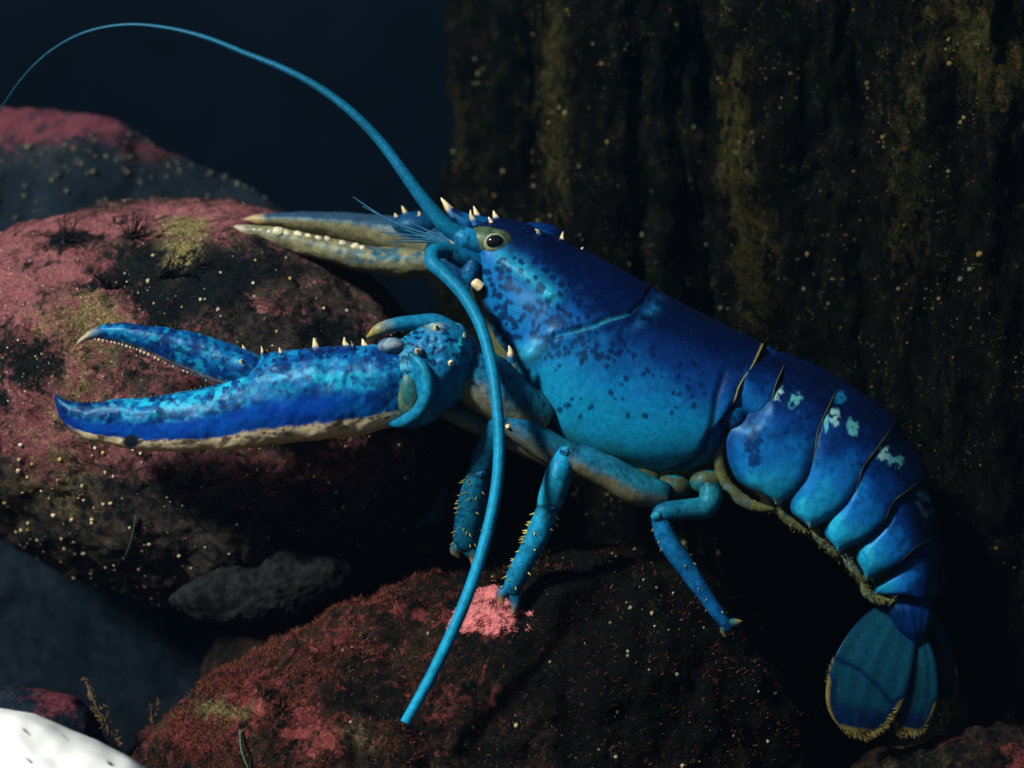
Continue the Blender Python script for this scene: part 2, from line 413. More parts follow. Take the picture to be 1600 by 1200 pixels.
# ------------------------------------------------------------------ encrusted pilings behind
def piling(cx, d, r, lean, seed, label, ridge=0.0, base=(.18, .36, .34), olives=(), pinks=()):
    nu, nv = 260, 260
    yy = np.linspace(-420, 1560, nu)[:, None]; t = np.linspace(0, 2 * math.pi, nv, endpoint=False)[None, :]
    ax = cx + lean * (yy - 300)
    rr = r * (1 + .05 * np.sin(3 * t + seed) + .06 * np.sin(7 * t + 1.3 * seed) + .035 * np.sin(13 * t + seed * 2.1)) + 0 * yy
    rr = rr + ridge * np.exp(-((np.mod(t - 3.9 + .12 * np.sin(yy / 170 + seed), 2 * math.pi)) - 0) ** 2 / .03)
    x = ax + rr * np.cos(t); dd = d + rr * np.sin(t)
    G = np.stack([x, yy + 0 * t, dd + 0 * yy], -1)
    n = np.stack([np.cos(t) + 0 * yy, 0 * rr, np.sin(t) + 0 * yy], -1)
    q = G / np.array([80, 150, 80]); G = G + n * (34 * fbm(q, 4, seed))[..., None]
    G = G + n * (11 * fbm(G / np.array([26, 36, 26]), 3, seed + 5))[..., None] + n * (3 * fbm(G / 9, 2, seed + 9))[..., None]
    col = np.stack([base[0] + blend_gauss(G[..., 0], G[..., 1], pinks), base[1] + 0 * rr, base[2] + blend_gauss(G[..., 0], G[..., 1], olives)], -1)
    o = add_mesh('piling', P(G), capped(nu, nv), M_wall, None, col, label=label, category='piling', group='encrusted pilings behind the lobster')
    return o, G
pil = []
pil.append(piling(814, 950, 122, .0, 1, 'thin dim piling bordering the open dark water', 0, olives=[(850, 200, 34, 260, .20), (720, 150, 30, 150, .12)]))
pil.append(piling(985, 640, 150, .02, 2, 'thick barnacled piling directly above the lobster carapace', 0, olives=[(865, 150, 30, 240, .20), (1000, 250, 150, 120, .06)]))
pil.append(piling(1275, 450, 160, .05, 3, 'barnacled piling with pale ridge above the lobster abdomen', 22, olives=[(1150, 200, 34, 160, .22), (1185, 420, 34, 120, .24)]))
pil.append(piling(1530, 300, 165, .04, 4, 'brownish piling at the right edge of the picture', 18, olives=[(1420, 300, 40, 260, .17), (1560, 80, 80, 140, .20), (1480, 40, 60, 90, .12)], pinks=[(1560, 320, 40, 90, .14)]))

# ------------------------------------------------------------------ lobster
LOB = empty('lobster', (1000, 960, -60), label='bright blue lobster with long antennae standing on the rocks', category='lobster')

def profile(nv, pts):
    """closed section from (v, u) points of one half, v 0 top .. 1 bottom"""
    h = cr(np.array(pts, float) * [1, 1], nv // 2 + 1)
    near = h; far = h[1:-1][::-1] * [1, -1]
    return np.concatenate([near, far])      # v, u>0 near side

def section_loft(st, nu, prof, lean=0.0):
    """st rows: topx, topy, botx, boty, half width, centre depth"""
    s = cr(np.asarray(st, float), nu)
    v, u = prof[:, 0][None, :], prof[:, 1][None, :]
    x = s[:, 0:1] * (1 - v) + s[:, 2:3] * v; y = s[:, 1:2] * (1 - v) + s[:, 3:4] * v
    d = s[:, 5:6] - s[:, 4:5] * u + lean * (v - .5)
    return np.stack([x, y, d + 0 * x], -1)

def seg_dist(x, y, poly):
    best = np.full(x.shape, 1e9)
    poly = np.asarray(poly, float)
    for a, b in zip(poly[:-1], poly[1:]):
        ab = b - a; t = np.clip(((x - a[0]) * ab[0] + (y - a[1]) * ab[1]) / (ab @ ab), 0, 1)
        best = np.minimum(best, np.hypot(x - a[0] - t * ab[0], y - a[1] - t * ab[1]))
    return best

def spots(x, y, n, box, rr, seed, keep=None):
    g = np.random.default_rng(seed); m = np.zeros_like(x)
    for k in range(n):
        px, py = g.uniform(box[0], box[2]), g.uniform(box[1], box[3]); r = g.uniform(*rr)
        if keep is not None and not keep(px, py, g): continue
        q = np.hypot(x - px, y - py) + 1.2 * (vnoise(np.stack([x / 4, y / 4, 0 * x + k], -1), 5))
        m = np.maximum(m, sstep(r * 1.12, r * .82, q))
    return m

def cone(tip, base, r, nv=10):
    return tube_grid([base, (np.asarray(base, float) * .45 + np.asarray(tip, float) * .55), tip], [r, r * .62, r * .08], 8, nv)

def spine(parent, tip, base, r, name='spine', mat=None):
    b0, t0 = np.asarray(base, float), np.asarray(tip, float); side = np.cross(t0 - b0, (0, 0, 1.0)); side /= np.linalg.norm(side) + 1e-6
    bend = side * np.linalg.norm(t0 - b0) * random.uniform(-.10, .10); rr = r * random.uniform(.85, 1.15)
    G = tube_grid([b0 - (t0 - b0) * .35, b0, b0 * .5 + t0 * .5 + bend, t0], [rr * 1.2, rr * 1.0, rr * .62, rr * .1], 14, 12)
    f = np.repeat(np.linspace(0, 1, 14)[:, None], 12, 1) + .08 * fbm(G / 4, 2, 3)
    c = mixc(np.array([.004, .10, .28]), np.array([.62, .46, .24]), sstep(.30, .55, f)); c = mixc(c, np.array([.75, .66, .48]), sstep(.7, 1, f))
    return add_mesh(name, P(G), capped(14, 12), M_fringe, parent, c)

# --- carapace
prof = profile(340, [(0, 0), (.015, .16), (.06, .40), (.15, .66), (.29, .88), (.45, .985), (.60, 1.0), (.74, .95), (.86, .83), (.945, .64), (.985, .42), (1.0, .2), (1.0, 0)])
st = [(738, 356, 742, 428, 20, -6), (752, 347, 748, 446, 48, -4), (778, 342, 756, 482, 70, 0), (815, 347, 772, 530, 90, 0), (860, 363, 800, 577, 108, 0), (905, 386, 822, 628, 121, 0), (960, 414, 858, 686, 130, 0),
      (1020, 447, 915, 722, 136, 0), (1075, 475, 985, 741, 138, 0), (1120, 498, 1045, 748, 136, 0), (1155, 516, 1090, 740, 133, 0), (1178, 529, 1122, 712, 131, 0), (1193, 537, 1134, 682, 125, 0)]
C = section_loft(st, 400, prof)
C[..., 0] -= (sstep(.86, 1, np.linspace(0, 1, 400))[:, None] * (11 * np.exp(-((prof[:, 0] - .48) / .22) ** 2) + 20 * np.exp(-((prof[:, 0] - .76) / .10) ** 2))[None, :])
nu, nv = C.shape[:2]
vv = np.repeat(prof[:, 0][None, :], nu, 0); ss = np.repeat(np.linspace(0, 1, nu)[:, None], nv, 1)
x, y = C[..., 0], C[..., 1]
nrm = outward(C, grid_normals(C))
groove = [(1022, 440), (1006, 470), (985, 490), (950, 500), (925, 511), (895, 519), (868, 525)]
gd = seg_dist(x, y, groove)
rearline = [(1130, 585), (1118, 620), (1112, 665), (1100, 705), (1075, 728), (1040, 740)]
rd = seg_dist(x, y, rearline)
lump = np.exp(-(((x - 829) / 19) ** 2 + ((y - 553) / 16) ** 2))
tub = np.exp(-(((x - 860) / 7) ** 2 + ((y - 463) / 5) ** 2))
ridge = np.exp(-(((seg_dist(x, y, [(790, 410), (830, 432), (870, 465)])) / 14) ** 2))
disp = -3.2 * np.exp(-(gd / 3.5) ** 2) + 2.0 * np.exp(-((gd - 8) / 6) ** 2) * sstep(1000, 950, x) - 2.2 * np.exp(-(rd / 6) ** 2) + 11 * lump + 6 * tub + 5 * ridge + 3 * fbm(C / 90, 3, 8)
C = C + nrm * disp[..., None]
x, y = C[..., 0], C[..., 1]
N1, N2 = fbm(C / 55, 4, 3), fbm(C / 16, 4, 13)
head = sstep(560, 430, y + .35 * (x - 830)) * sstep(1000, 930, x)
below = sstep(0, 60, y - np.interp(x, [780, 835, 895, 985, 1022], [555, 543, 519, 490, 440]))
t = vv + .07 * N1 + .05 * N2
col = mixc(BLUE_D * .55, BLUE_M * .9, sstep(.12, .46, t))
side = sstep(.36, .68, t + .10 * sstep(1130, 1000, x) - .03)
col = mixc(col, np.array([.002, .16, .42]), side * .88)
col = mixc(col, np.array([.005, .27, .50]), sstep(.48, .80, t) * .85)
col = mixc(col, np.array([.012, .19, .24]), sstep(.84, .98, t))
hb = sstep(960, 860, x) * sstep(.16, .45, t) * (1 - below)
col = mixc(col, np.array([.004, .095, .40]), hb * (.55 + .45 * N2))
fr = sstep(840, 770, x) * sstep(.35, .75, t); col = mixc(col, BLUE_S * .9, fr * .4 * (1 - sstep(.8, 1, t)))
stk = np.exp(-(seg_dist(x, y, [(785, 405), (812, 420), (840, 443), (862, 462)]) / 15) ** 2)
col = mixc(col, np.array([.015, .30, .46]), np.clip(stk * (.8 + .5 * N2), 0, .9))
keep = lambda px, py, g: g.random() < (1.0 if px < 900 else .45)
sp1 = spots(x, y, 330, (755, 400, 990, 560), (3.0, 6.0), 4, lambda px, py, g: py < 560 and px < 990)
sp2 = spots(x, y, 150, (800, 540, 1120, 730), (2.5, 5.0), 5, lambda px, py, g: g.random() < .65 * math.exp(-((py - 540) / 110) ** 2) + .12)
col = col * (1 + .12 * fbm(C / 6, 3, 41))[..., None]
spm = np.maximum(sp1 * .85, sp2 * .8); col = mixc(col, BLUE_D * .8, spm)
col = mixc(col, np.array([.03, .33, .50]), np.clip(np.exp(-((gd - 1) / 2.2) ** 2) * sstep(1000, 970, x) * (.55 + .9 * N2), 0, 1))
col = mixc(col, np.array([.01, .17, .42]), np.clip(np.exp(-((gd - 14) / 12) ** 2) * below * (.5 + N2), 0, .7))
col = mixc(col, np.array([.03, .34, .52]), np.clip(lump * .8 + tub, 0, 1))
col = mixc(col, BLUE_D * .7, np.clip(np.exp(-(rd / 6) ** 2), 0, 1) * .9)
col = mixc(col, np.array([.004, .10, .40]), sstep(5, 12, rd) * sstep(1095, 1120, x) * sstep(.35, .6, t))
edge = sstep(.992, .995, ss) * (1 - sstep(.75, .9, vv) * 0)
col = mixc(col, OCHRE * .9, edge * (.6 + .4 * N2))
carapace = add_mesh('carapace', P(C), capped(nu, nv), M_shell, LOB, col)
jj = [j for j in range(nv) if prof[j, 1] >= 0 and .01 < prof[j, 0] < .93 and j < nv // 2]
G = tube_grid(C[-2][jj][::6] + np.array([1.0, 0, 0]), 1.7, 120, 8)
add_mesh('rear_edge', P(G), capped(120, 8), M_fringe, carapace, np.repeat(np.array([[.12, .12, .035]]), 960, 0))

# rostrum with its spines
G = tube_grid([(702, 328, -6), (722, 344, -6), (752, 356, -4), (800, 366, 0), (870, 380, 0)], [6, 13, 18, 22, 12], 60, 28, 1.0)
rc = mixc(BLUE_S * .7, BLUE_D, sstep(-.2, .4, fbm(G / 14, 3, 2)))
rostrum = add_mesh('rostrum', P(G), capped(60, 28), M_shell, carapace, rc)
for tip, base, r in [((689, 309, -6), (705, 332, -6), 7.5), ((735, 328, -22), (741, 346, -18), 5.4), ((740, 322, 16), (747, 340, 12), 5.4), ((763, 339, -24), (769, 353, -20), 5.2),
                     ((771, 329, 18), (776, 343, 14), 5), ((811, 377, -58), (816, 379, -52), 3.4), ((836, 358, -44), (842, 364, -38), 3.2), ((880, 362, 12), (878, 376, 10), 5), ((911, 386, 14), (908, 396, 10), 3.5)]:
    spine(carapace, tip, base, r)
# far crest of the head, seen above the carapace line
G = ellip((836, 372, 44), (46, 25, 30), 20, 28); add_mesh('head_crest', P(G), capped(20, 28), M_shell, carapace, mixc(BLUE_D, BLUE_M * .7, sstep(-.3, .3, fbm(G / 12, 3, 2))))

# eye
eye = add_mesh('eye', P(ellip((778, 383, -50), (26, 25, 20), 30, 40)), capped(30, 40), M_eye, LOB)
G = ellip((774, 380, -61), (19, 16, 12), 24, 36); add_mesh('eye_ring', P(G), capped(24, 36), M_ring, eye)
G = ellip((774, 378, -67), (14.5, 11.5, 9), 24, 36, (.25, .35, -1)); add_mesh('pupil', P(G), capped(24, 36), M_pupil, eye)
G = tube_grid([(726, 374, -30), (745, 374, -38), (778, 382, -44)], [8, 20, 24], 24, 24); add_mesh('eye_stalk', P(G), capped(24, 24), M_eye, eye)

def limb(name, path, rad, c0, c1, parent, nu=70, nv=40, flat=1.0, mat=None, seed=0, spot=.6, belly=None, lumpy=.05):
    if name in ('shin', 'lower_leg', 'leg'): rad = np.asarray(rad, float) * .90
    G = tube_grid(path, rad, nu, nv, flat)
    n = outward(G, grid_normals(G)); rm = float(np.mean(rad))
    G = G + n * (rm * lumpy * fbm(G / (rm * 1.3), 3, seed))[..., None]
    q = fbm(G / 9, 4, seed + 2); s2 = np.repeat(np.linspace(0, 1, nu)[:, None], nv, 1)
    c = mixc(c0, c1, s2)
    c = mixc(c, np.asarray(c0) * .3 + CYAN * .6, sstep(0, .5, q) * .4)
    c = mixc(c, BLUE_D, sstep(.18, .45, fbm(G / 6, 3, seed + 6)) * spot)
    c = mixc(c, CYAN_L * .55, sstep(.25, .6, fbm(G / 5, 3, seed + 8)) * .35)
    c = c * (1 - .65 * (sstep(.10, .0, s2) + sstep(.90, 1.0, s2)))[..., None]
    c = c * (1 + .35 * fbm(G / 26, 3, seed + 12))[..., None]
    if belly is not None:
        yn = (G[..., 1] - G[..., 1].mean(1, keepdims=True)) / (rm + 1e-6)
        c = mixc(c, belly, sstep(-.1, .7, yn + .3 * q))
    o = add_mesh(name, P(G), capped(nu, nv), mat or M_limb, parent, c)
    return o, G

# antennae, with ring joints
def antenna(path, rad, c0, c1, nm='antenna'):
    n = 640; G = tube_grid(path, rad, n, 16)
    ctr = G.mean(1, keepdims=True); ring = 1 + .03 * (np.arange(n) % 3 != 0)[:, None, None] * 1.0
    G = ctr + (G - ctr) * ring
    t = np.repeat(np.linspace(0, 1, n)[:, None], 16, 1)
    c = mixc(c0, c1, t); c = c * (1 - .30 * ((np.arange(n) % 3) == 0))[:, None, None]
    c = c * (1 + .2 * fbm(G / 30, 3, 5))[..., None]
    return add_mesh(nm, P(G), capped(n, 16), M_ant, LOB, c)
A_C = np.array([.005, .20, .40])
antenna([(724, 372, -40), (698, 354, -44), (664, 315, -46), (636, 277, -44), (600, 228, -38), (548, 174, -30), (495, 135, -20), (440, 106, -8), (385, 84, 6), (325, 60, 22), (262, 44, 40), (195, 39, 60), (130, 52, 80), (75, 83, 100), (35, 122, 116), (8, 160, 128), (-20, 215, 138)],
        [14, 12.5, 10.8, 9.2, 8.0, 7.0, 6.2, 5.4, 4.8, 4.2, 3.6, 3.1, 2.7, 2.2, 1.8, 1.4, 1.0], A_C * .85, A_C * .14)
antenna([(716, 396, -52), (694, 391, -66), (676, 396, -84), (676, 410, -98), (694, 428, -108), (722, 458, -122), (748, 502, -142), (765, 556, -164), (775, 620, -186), (780, 690, -206), (776, 760, -222), (763, 826, -236), (741, 902, -252), (708, 985, -266), (672, 1060, -276), (633, 1130, -284)],
        [13, 12.5, 12, 11.5, 10.6, 10.2, 9.6, 9.2, 9.0, 9.0, 9.2, 9.4, 9.6, 9.4, 9.0, 8.2], A_C * .8, np.array([.007, .38, .66]))  # lower end brighter: the light on it is put into the colour
limb('antenna_base', [(760, 386, -36), (735, 376, -44), (712, 366, -42)], [20, 19, 15], CYAN * .8, CYAN, LOB, 30, 24, seed=3)
limb('antenna_base', [(752, 412, -38), (728, 404, -48), (704, 396, -60)], [20, 17, 13], BLUE_S * .6, CYAN * .7, LOB, 30, 24, seed=4)
limb('mouthpart', [(742, 412, -52), (734, 430, -58), (741, 444, -56)], [15, 13, 8], BLUE_D, CYAN * .8, LOB, 26, 22, seed=5)
G = tube_grid([(730, 430, -58), (742, 441, -60), (752, 450, -58)], [5, 8, 8], 16, 16); add_mesh('mouthpart', P(G), capped(16, 16), M_ivory, LOB)
spine(LOB, (703, 376, -64), (710, 382, -58), 3)
for tip, mid in [((600, 366, -60), (650, 372, -52)), ((618, 352, -56), (660, 364, -50)), ((552, 308, -30), (610, 345, -44)), ((585, 338, -52), (640, 362, -52)), ((622, 374, -64), (660, 374, -56)), ((590, 362, -58), (646, 368, -54)), ((566, 322, -36), (622, 350, -46)), ((605, 378, -66), (655, 378, -58)), ((636, 346, -48), (672, 362, -48))]:
    G = tube_grid([(708, 378, -50), mid, tip], [2.6, 1.7, .5], 40, 8)
    add_mesh('antennule', P(G), capped(40, 8), M_ant, LOB, np.repeat(np.array([[.03, .14, .26]]), 320, 0))

# --- body core (continuous underside from head to tail), lies inside the plates
G = tube_grid([(760, 430, 0), (800, 500, 0), (850, 590, 0), (930, 660, 0), (1030, 690, 0), (1110, 680, 0), (1180, 690, 0), (1250, 735, 0), (1310, 790, 0), (1370, 860, 0), (1405, 925, 0), (1415, 975, 0)],
              [30, 52, 72, 84, 86, 84, 84, 78, 70, 58, 44, 22], 120, 48, 1.1)
G[..., 1] += 4 * fbm(G / 20, 3, 2)
body = add_mesh('body', P(G), capped(120, 48), M_limb, LOB, np.repeat((OLIVE * .8)[None], 120 * 48, 0))

# --- abdomen plates
bl = np.array([0, .06, .14, .26, .40, .55, .70, .84, .95, 1.0])
wid = np.array([0, .42, .68, .90, 1.0, 1.0, .96, .88, .80, .74])
def plate(Fc, Rc, w, name, seed, puff, tipcol, tuck=5, yline=1.0, dcen=0.0, patch=None, lift=6.0):
    nb, na = 130, 90
    F_, R_ = cr(Fc, nb), cr(Rc, nb)
    b = np.linspace(0, 1, nb); wb = np.interp(b, bl, wid)
    wb = np.convolve(np.concatenate([-wb[6:0:-1], wb, wb[-2:-8:-1] * 0 + wb[-1]]), np.ones(13) / 13, 'valid'); wb[0] = 0
    a = np.linspace(0, 1, na)[:, None]
    px = F_[None, :, 0] * (1 - a) + R_[None, :, 0] * a; py = F_[None, :, 1] * (1 - a) + R_[None, :, 1] * a
    bul = np.sin(math.pi * np.clip(a, 0, 1)) ** .7
    dn = -(w * wb)[None, :] + (1 - sstep(0, .35, a)) * tuck - puff * bul * sstep(0, .2, b)[None, :] * (1 + .5 * sstep(.4, .8, b)[None, :])
    dn = np.where(b[None, :] < .03, dn * 0 + np.interp(b, [0, .03], [0, 1])[None, :] * dn, dn)
    near = np.stack([px, py, dn + dcen], -1)                   # na x nb
    far = near.copy(); far[..., 2] = 2 * dcen - near[..., 2]
    full = np.concatenate([far[:, :0:-1], near], 1)            # na x (2nb-1), from far tip over the top to near tip
    n = np.cross(np.gradient(full, axis=0), np.gradient(full, axis=1)); n /= np.linalg.norm(n, axis=-1, keepdims=True) + 1e-9
    cen = full.reshape(-1, 3).mean(0); n *= np.sign(((full - cen) * n).sum(-1).mean())
    top_lift = (lift * bul * np.exp(-(np.concatenate([b[:0:-1], b]) / .25) ** 2)[None, :])
    full = full + n * (top_lift + 2.0 * fbm(full / 40, 3, seed))[..., None]
    bb = np.repeat(np.concatenate([b[:0:-1], b])[None, :], na, 0); aa = np.repeat(a, full.shape[1], 1)
    q, q2, q3 = fbm(full / 30, 4, seed + 3), fbm(full / 9, 4, seed + 4), fbm(full / 7, 3, seed + 7)
    t = bb + .10 * q
    c = mixc(BLUE_D * .5, BLUE_M * .9, sstep(.12, .42, t))  # dark blue back, with right-hand shade also put into the colour
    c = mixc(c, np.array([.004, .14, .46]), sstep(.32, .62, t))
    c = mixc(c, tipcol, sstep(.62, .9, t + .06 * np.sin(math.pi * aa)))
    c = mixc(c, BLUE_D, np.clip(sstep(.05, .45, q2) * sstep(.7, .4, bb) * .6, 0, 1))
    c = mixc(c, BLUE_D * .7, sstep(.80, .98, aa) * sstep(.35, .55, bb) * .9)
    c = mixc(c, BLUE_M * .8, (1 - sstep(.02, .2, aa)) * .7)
    if patch is not None:
        for (qx, qy, rx, ry, cc, wgt) in patch:
            g = np.exp(-(((full[..., 0] - qx) / rx) ** 2 + ((full[..., 1] - qy) / ry) ** 2)) * (1 + 1.5 * q3)
            c = mixc(c, cc, sstep(.25, .75, g) * wgt)
    if yline: c = mixc(c, np.array([.27, .26, .07]), sstep(.980, .988, aa) * sstep(.66, .5, bb + .05 * q2) * sstep(.03, .2, bb) * yline)
    c = mixc(c, np.array([.20, .42, .45]), sstep(.955, 1.0, bb) * .8 * np.exp(-((aa - .8) / .35) ** 2))
    inner = full - n * 3.0
    m = full.shape[1]; V = np.concatenate([full.reshape(-1, 3), inner.reshape(-1, 3)]); k = na * m
    f1 = grid_faces(na, m, False); f2 = f1[:, ::-1] + k
    rim = []
    for i in range(m - 1): rim += [[i, i + 1, i + 1 + k, i + k], [(na - 1) * m + i, (na - 1) * m + i + 1, (na - 1) * m + i + 1 + k, (na - 1) * m + i + k]]
    for i in range(na - 1): rim += [[i * m, (i + 1) * m, (i + 1) * m + k, i * m + k], [i * m + m - 1, (i + 1) * m + m - 1, (i + 1) * m + m - 1 + k, i * m + m - 1 + k]]
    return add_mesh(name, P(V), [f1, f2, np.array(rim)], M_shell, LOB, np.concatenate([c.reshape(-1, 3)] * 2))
W = np.array([.22, .46, .48]); CT = np.array([.010, .34, .62]); GR = np.array([.10, .45, .48])
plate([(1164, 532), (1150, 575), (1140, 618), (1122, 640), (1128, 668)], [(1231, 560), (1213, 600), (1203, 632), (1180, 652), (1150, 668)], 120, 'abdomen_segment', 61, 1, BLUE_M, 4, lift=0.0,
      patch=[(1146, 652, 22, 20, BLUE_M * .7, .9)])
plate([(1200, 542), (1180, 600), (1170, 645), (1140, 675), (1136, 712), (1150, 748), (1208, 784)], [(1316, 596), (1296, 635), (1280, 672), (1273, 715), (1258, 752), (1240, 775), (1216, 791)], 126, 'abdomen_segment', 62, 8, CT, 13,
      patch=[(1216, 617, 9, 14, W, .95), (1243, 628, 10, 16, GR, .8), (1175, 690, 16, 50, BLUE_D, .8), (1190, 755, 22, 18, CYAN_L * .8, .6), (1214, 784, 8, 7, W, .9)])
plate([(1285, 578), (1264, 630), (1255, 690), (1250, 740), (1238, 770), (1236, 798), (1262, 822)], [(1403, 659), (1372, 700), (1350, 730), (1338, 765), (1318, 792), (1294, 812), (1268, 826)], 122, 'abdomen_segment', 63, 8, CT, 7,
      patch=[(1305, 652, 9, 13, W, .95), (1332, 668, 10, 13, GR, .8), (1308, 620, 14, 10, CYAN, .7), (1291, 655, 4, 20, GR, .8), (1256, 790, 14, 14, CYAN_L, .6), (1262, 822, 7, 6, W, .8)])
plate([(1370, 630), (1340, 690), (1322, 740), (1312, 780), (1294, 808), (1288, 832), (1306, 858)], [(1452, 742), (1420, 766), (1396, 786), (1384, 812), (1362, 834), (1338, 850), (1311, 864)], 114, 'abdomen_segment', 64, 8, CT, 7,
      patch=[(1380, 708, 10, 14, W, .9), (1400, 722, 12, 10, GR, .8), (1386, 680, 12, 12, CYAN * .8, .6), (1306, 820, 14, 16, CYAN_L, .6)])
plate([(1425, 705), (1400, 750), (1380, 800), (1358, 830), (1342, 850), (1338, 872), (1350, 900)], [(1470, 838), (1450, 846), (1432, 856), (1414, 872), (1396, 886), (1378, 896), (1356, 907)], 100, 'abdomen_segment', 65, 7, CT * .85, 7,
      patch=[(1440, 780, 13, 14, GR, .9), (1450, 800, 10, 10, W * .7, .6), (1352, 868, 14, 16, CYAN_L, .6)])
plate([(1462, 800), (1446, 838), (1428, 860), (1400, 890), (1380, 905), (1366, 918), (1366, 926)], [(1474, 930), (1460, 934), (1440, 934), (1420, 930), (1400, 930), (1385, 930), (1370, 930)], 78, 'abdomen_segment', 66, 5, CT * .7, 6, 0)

G = ellip((1146, 650, -104), (24, 23, 20), 24, 32); add_mesh('segment_lobe', P(G), capped(24, 32), M_shell, LOB, mixc(BLUE_S * .6, BLUE_M * .6, sstep(-.3, .3, fbm(G / 10, 3, 4))))
# yellow-brown fringe hanging under the plates
def blades(bases, dirs, length, width, cols, bend=.3, nseg=3):
    """tapered ribbon blades (double triangles) in px; returns V, F, C"""
    n = len(bases); up = np.array([0, 0, 1.0])
    V, C_ = [], []
    side = np.cross(dirs, RNG.normal(size=(n, 3))); side /= np.linalg.norm(side, axis=1, keepdims=True) + 1e-9
    bn = np.cross(dirs, side)
    for i in range(nseg + 1):
        t = i / nseg
        c = bases + dirs * (length * t)[:, None] + bn * (bend * length * t * t)[:, None]
        w = (width * (1 - t * .85))[:, None]
        V.append(np.stack([c - side * w, c + side * w], 1)); C_.append(np.stack([cols, cols], 1))
    V = np.stack(V, 1); C_ = np.stack(C_, 1)                  # n, nseg+1, 2, 3
    k = (nseg + 1) * 2; off = (np.arange(n) * k)[:, None]
    F = np.concatenate([off + np.array([[2 * i, 2 * i + 1, 2 * i + 3, 2 * i + 2]]) for i in range(nseg)], 0)
    return V.reshape(-1, 3), F, C_.reshape(-1, 3)
def fringe(poly, n, ln, d0, d1, c, parent, direction=(-.35, 1, 0), name='hair_fringe'):
    pts = cr(np.array(poly, float), 200)[RNG.integers(0, 200, n)]
    b = np.concatenate([pts + RNG.normal(size=(n, 2)) * 3, RNG.uniform(d0, d1, n)[:, None]], 1)
    dr = np.array(direction, float) + RNG.normal(size=(n, 3)) * .5; dr /= np.linalg.norm(dr, axis=1, keepdims=True)
    V, F, cc = blades(b, dr, ln * RNG.uniform(.5, 1.2, n), np.full(n, .7), np.asarray(c) * RNG.uniform(.6, 1.3, n)[:, None])
    return add_mesh(name, P(V), F, M_fringe, parent, cc, kind='stuff')
fringe([(1122, 742), (1140, 762), (1180, 785), (1215, 800), (1260, 828), (1306, 862), (1350, 905), (1362, 935)], 500, 7, -90, 60, OCHRE * .25, LOB)
for pa, rr in (([(1140, 672, -92), (1124, 712, -88), (1136, 758, -82), (1176, 790, -78), (1212, 796, -78)], [3, 9, 10, 9, 3]), ([(1214, 778, -86), (1226, 806, -80), (1262, 832, -78)], [3, 8, 3]), ([(1266, 812, -80), (1280, 840, -76), (1308, 868, -74)], [3, 8, 3]), ([(1314, 850, -74), (1328, 880, -72), (1352, 910, -70)], [3, 8, 3]), ([(1356, 892, -64), (1352, 922, -60), (1380, 938, -56), (1400, 936, -50)], [3, 8, 8, 3])):
    limb('pleura_membrane', pa, rr, np.array([.10, .115, .04]), np.array([.13, .12, .035]), LOB, 40, 16, spot=.0, seed=7, lumpy=.15)
    fringe([q[:2] for q in pa], 260, 5, -92, -50, np.array([.14, .14, .04]), LOB)

# --- tail fan: lobes with thickness
def lobe(name, spine_pts, halfw, d, thick, c_in, c_mid, c_rim, seed, parent, lean=0.0, cross=None):
    nu, nv = 90, 80
    pr = cr(np.concatenate([np.asarray(spine_pts, float), np.asarray(halfw, float)[:, None], np.asarray(d, float)[:, None]], 1), nu)
    T = np.gradient(pr[:, :2], axis=0); T /= np.linalg.norm(T, axis=1, keepdims=True); Nn = np.stack([-T[:, 1], T[:, 0]], 1)
    ph = np.linspace(0, 2 * math.pi, nv, endpoint=False)[None, :]
    w = pr[:, 2:3]; sx = np.cos(ph); th = thick * np.sqrt(np.clip(w / w.max(), .02, 1))
    xy = pr[:, None, :2] + Nn[:, None, :] * (w * sx)[..., None]
    dd = pr[:, 3:4] + th * np.sin(ph) * (1 - .5 * np.abs(sx)) + lean * w * sx
    dd = dd - .5 * np.cos(sx * 14) * np.sin(math.pi * np.linspace(0, 1, nu))[:, None]
    G = np.concatenate([xy, dd[..., None]], -1)
    s2 = np.repeat(np.linspace(0, 1, nu)[:, None], nv, 1); rim = np.maximum(np.abs(sx) + 0 * s2, 0)
    q = fbm(G / 22, 4, seed)
    e = np.maximum(rim ** 3, 0)
    m = np.maximum(s2, (np.abs(sx) * .97) * sstep(.42, .62, s2))
    c = mixc(c_in, c_in * .45, sstep(.0, .9, s2 * .6 + .4 * (sx + 1) / 2))
    c = mixc(c, c_mid, sstep(.60, .95, e + .1 * q) * .8)
    c = mixc(c, c_mid, sstep(.66, .76, m + .03 * q)); c = mixc(c, c_rim * (1 + .4 * q[..., None]), sstep(.855, .885, m + .012 * q))
    if cross is not None:
        g = seg_dist(G[..., 0], G[..., 1], cross); c = mixc(c, BLUE_D * .6, np.exp(-(g / 3) ** 2)); G[..., 2] += 3 * np.exp(-(g / 4) ** 2)
    return add_mesh(name, P(G), capped(nu, nv), M_shell, parent, c)
TI = np.array([.003, .048, .085]); TD = np.array([.0012, .008, .036]); TR = np.array([.16, .125, .03])  # dark teal fan, light falloff to the right put into the tones
lobe('tail_blade', [(1410, 945), (1395, 975), (1375, 1015), (1358, 1060), (1345, 1105), (1340, 1135), (1338, 1152)], [24, 42, 56, 62, 56, 34, 2], [-20, -40, -58, -66, -66, -62, -60], 9, TI * 1.5, TD * 1.6, TR, 71, LOB, -.12,
     cross=[(1310, 1030), (1345, 1048), (1375, 1075), (1395, 1100)])
lobe('tail_blade', [(1425, 985), (1428, 1010), (1430, 1045), (1428, 1085), (1420, 1115), (1415, 1135), (1412, 1148)], [12, 26, 34, 37, 34, 24, 2], [-16, -26, -34, -36, -36, -34, -34], 9, TI * .75, TD, TR * .8, 72, LOB, .2)
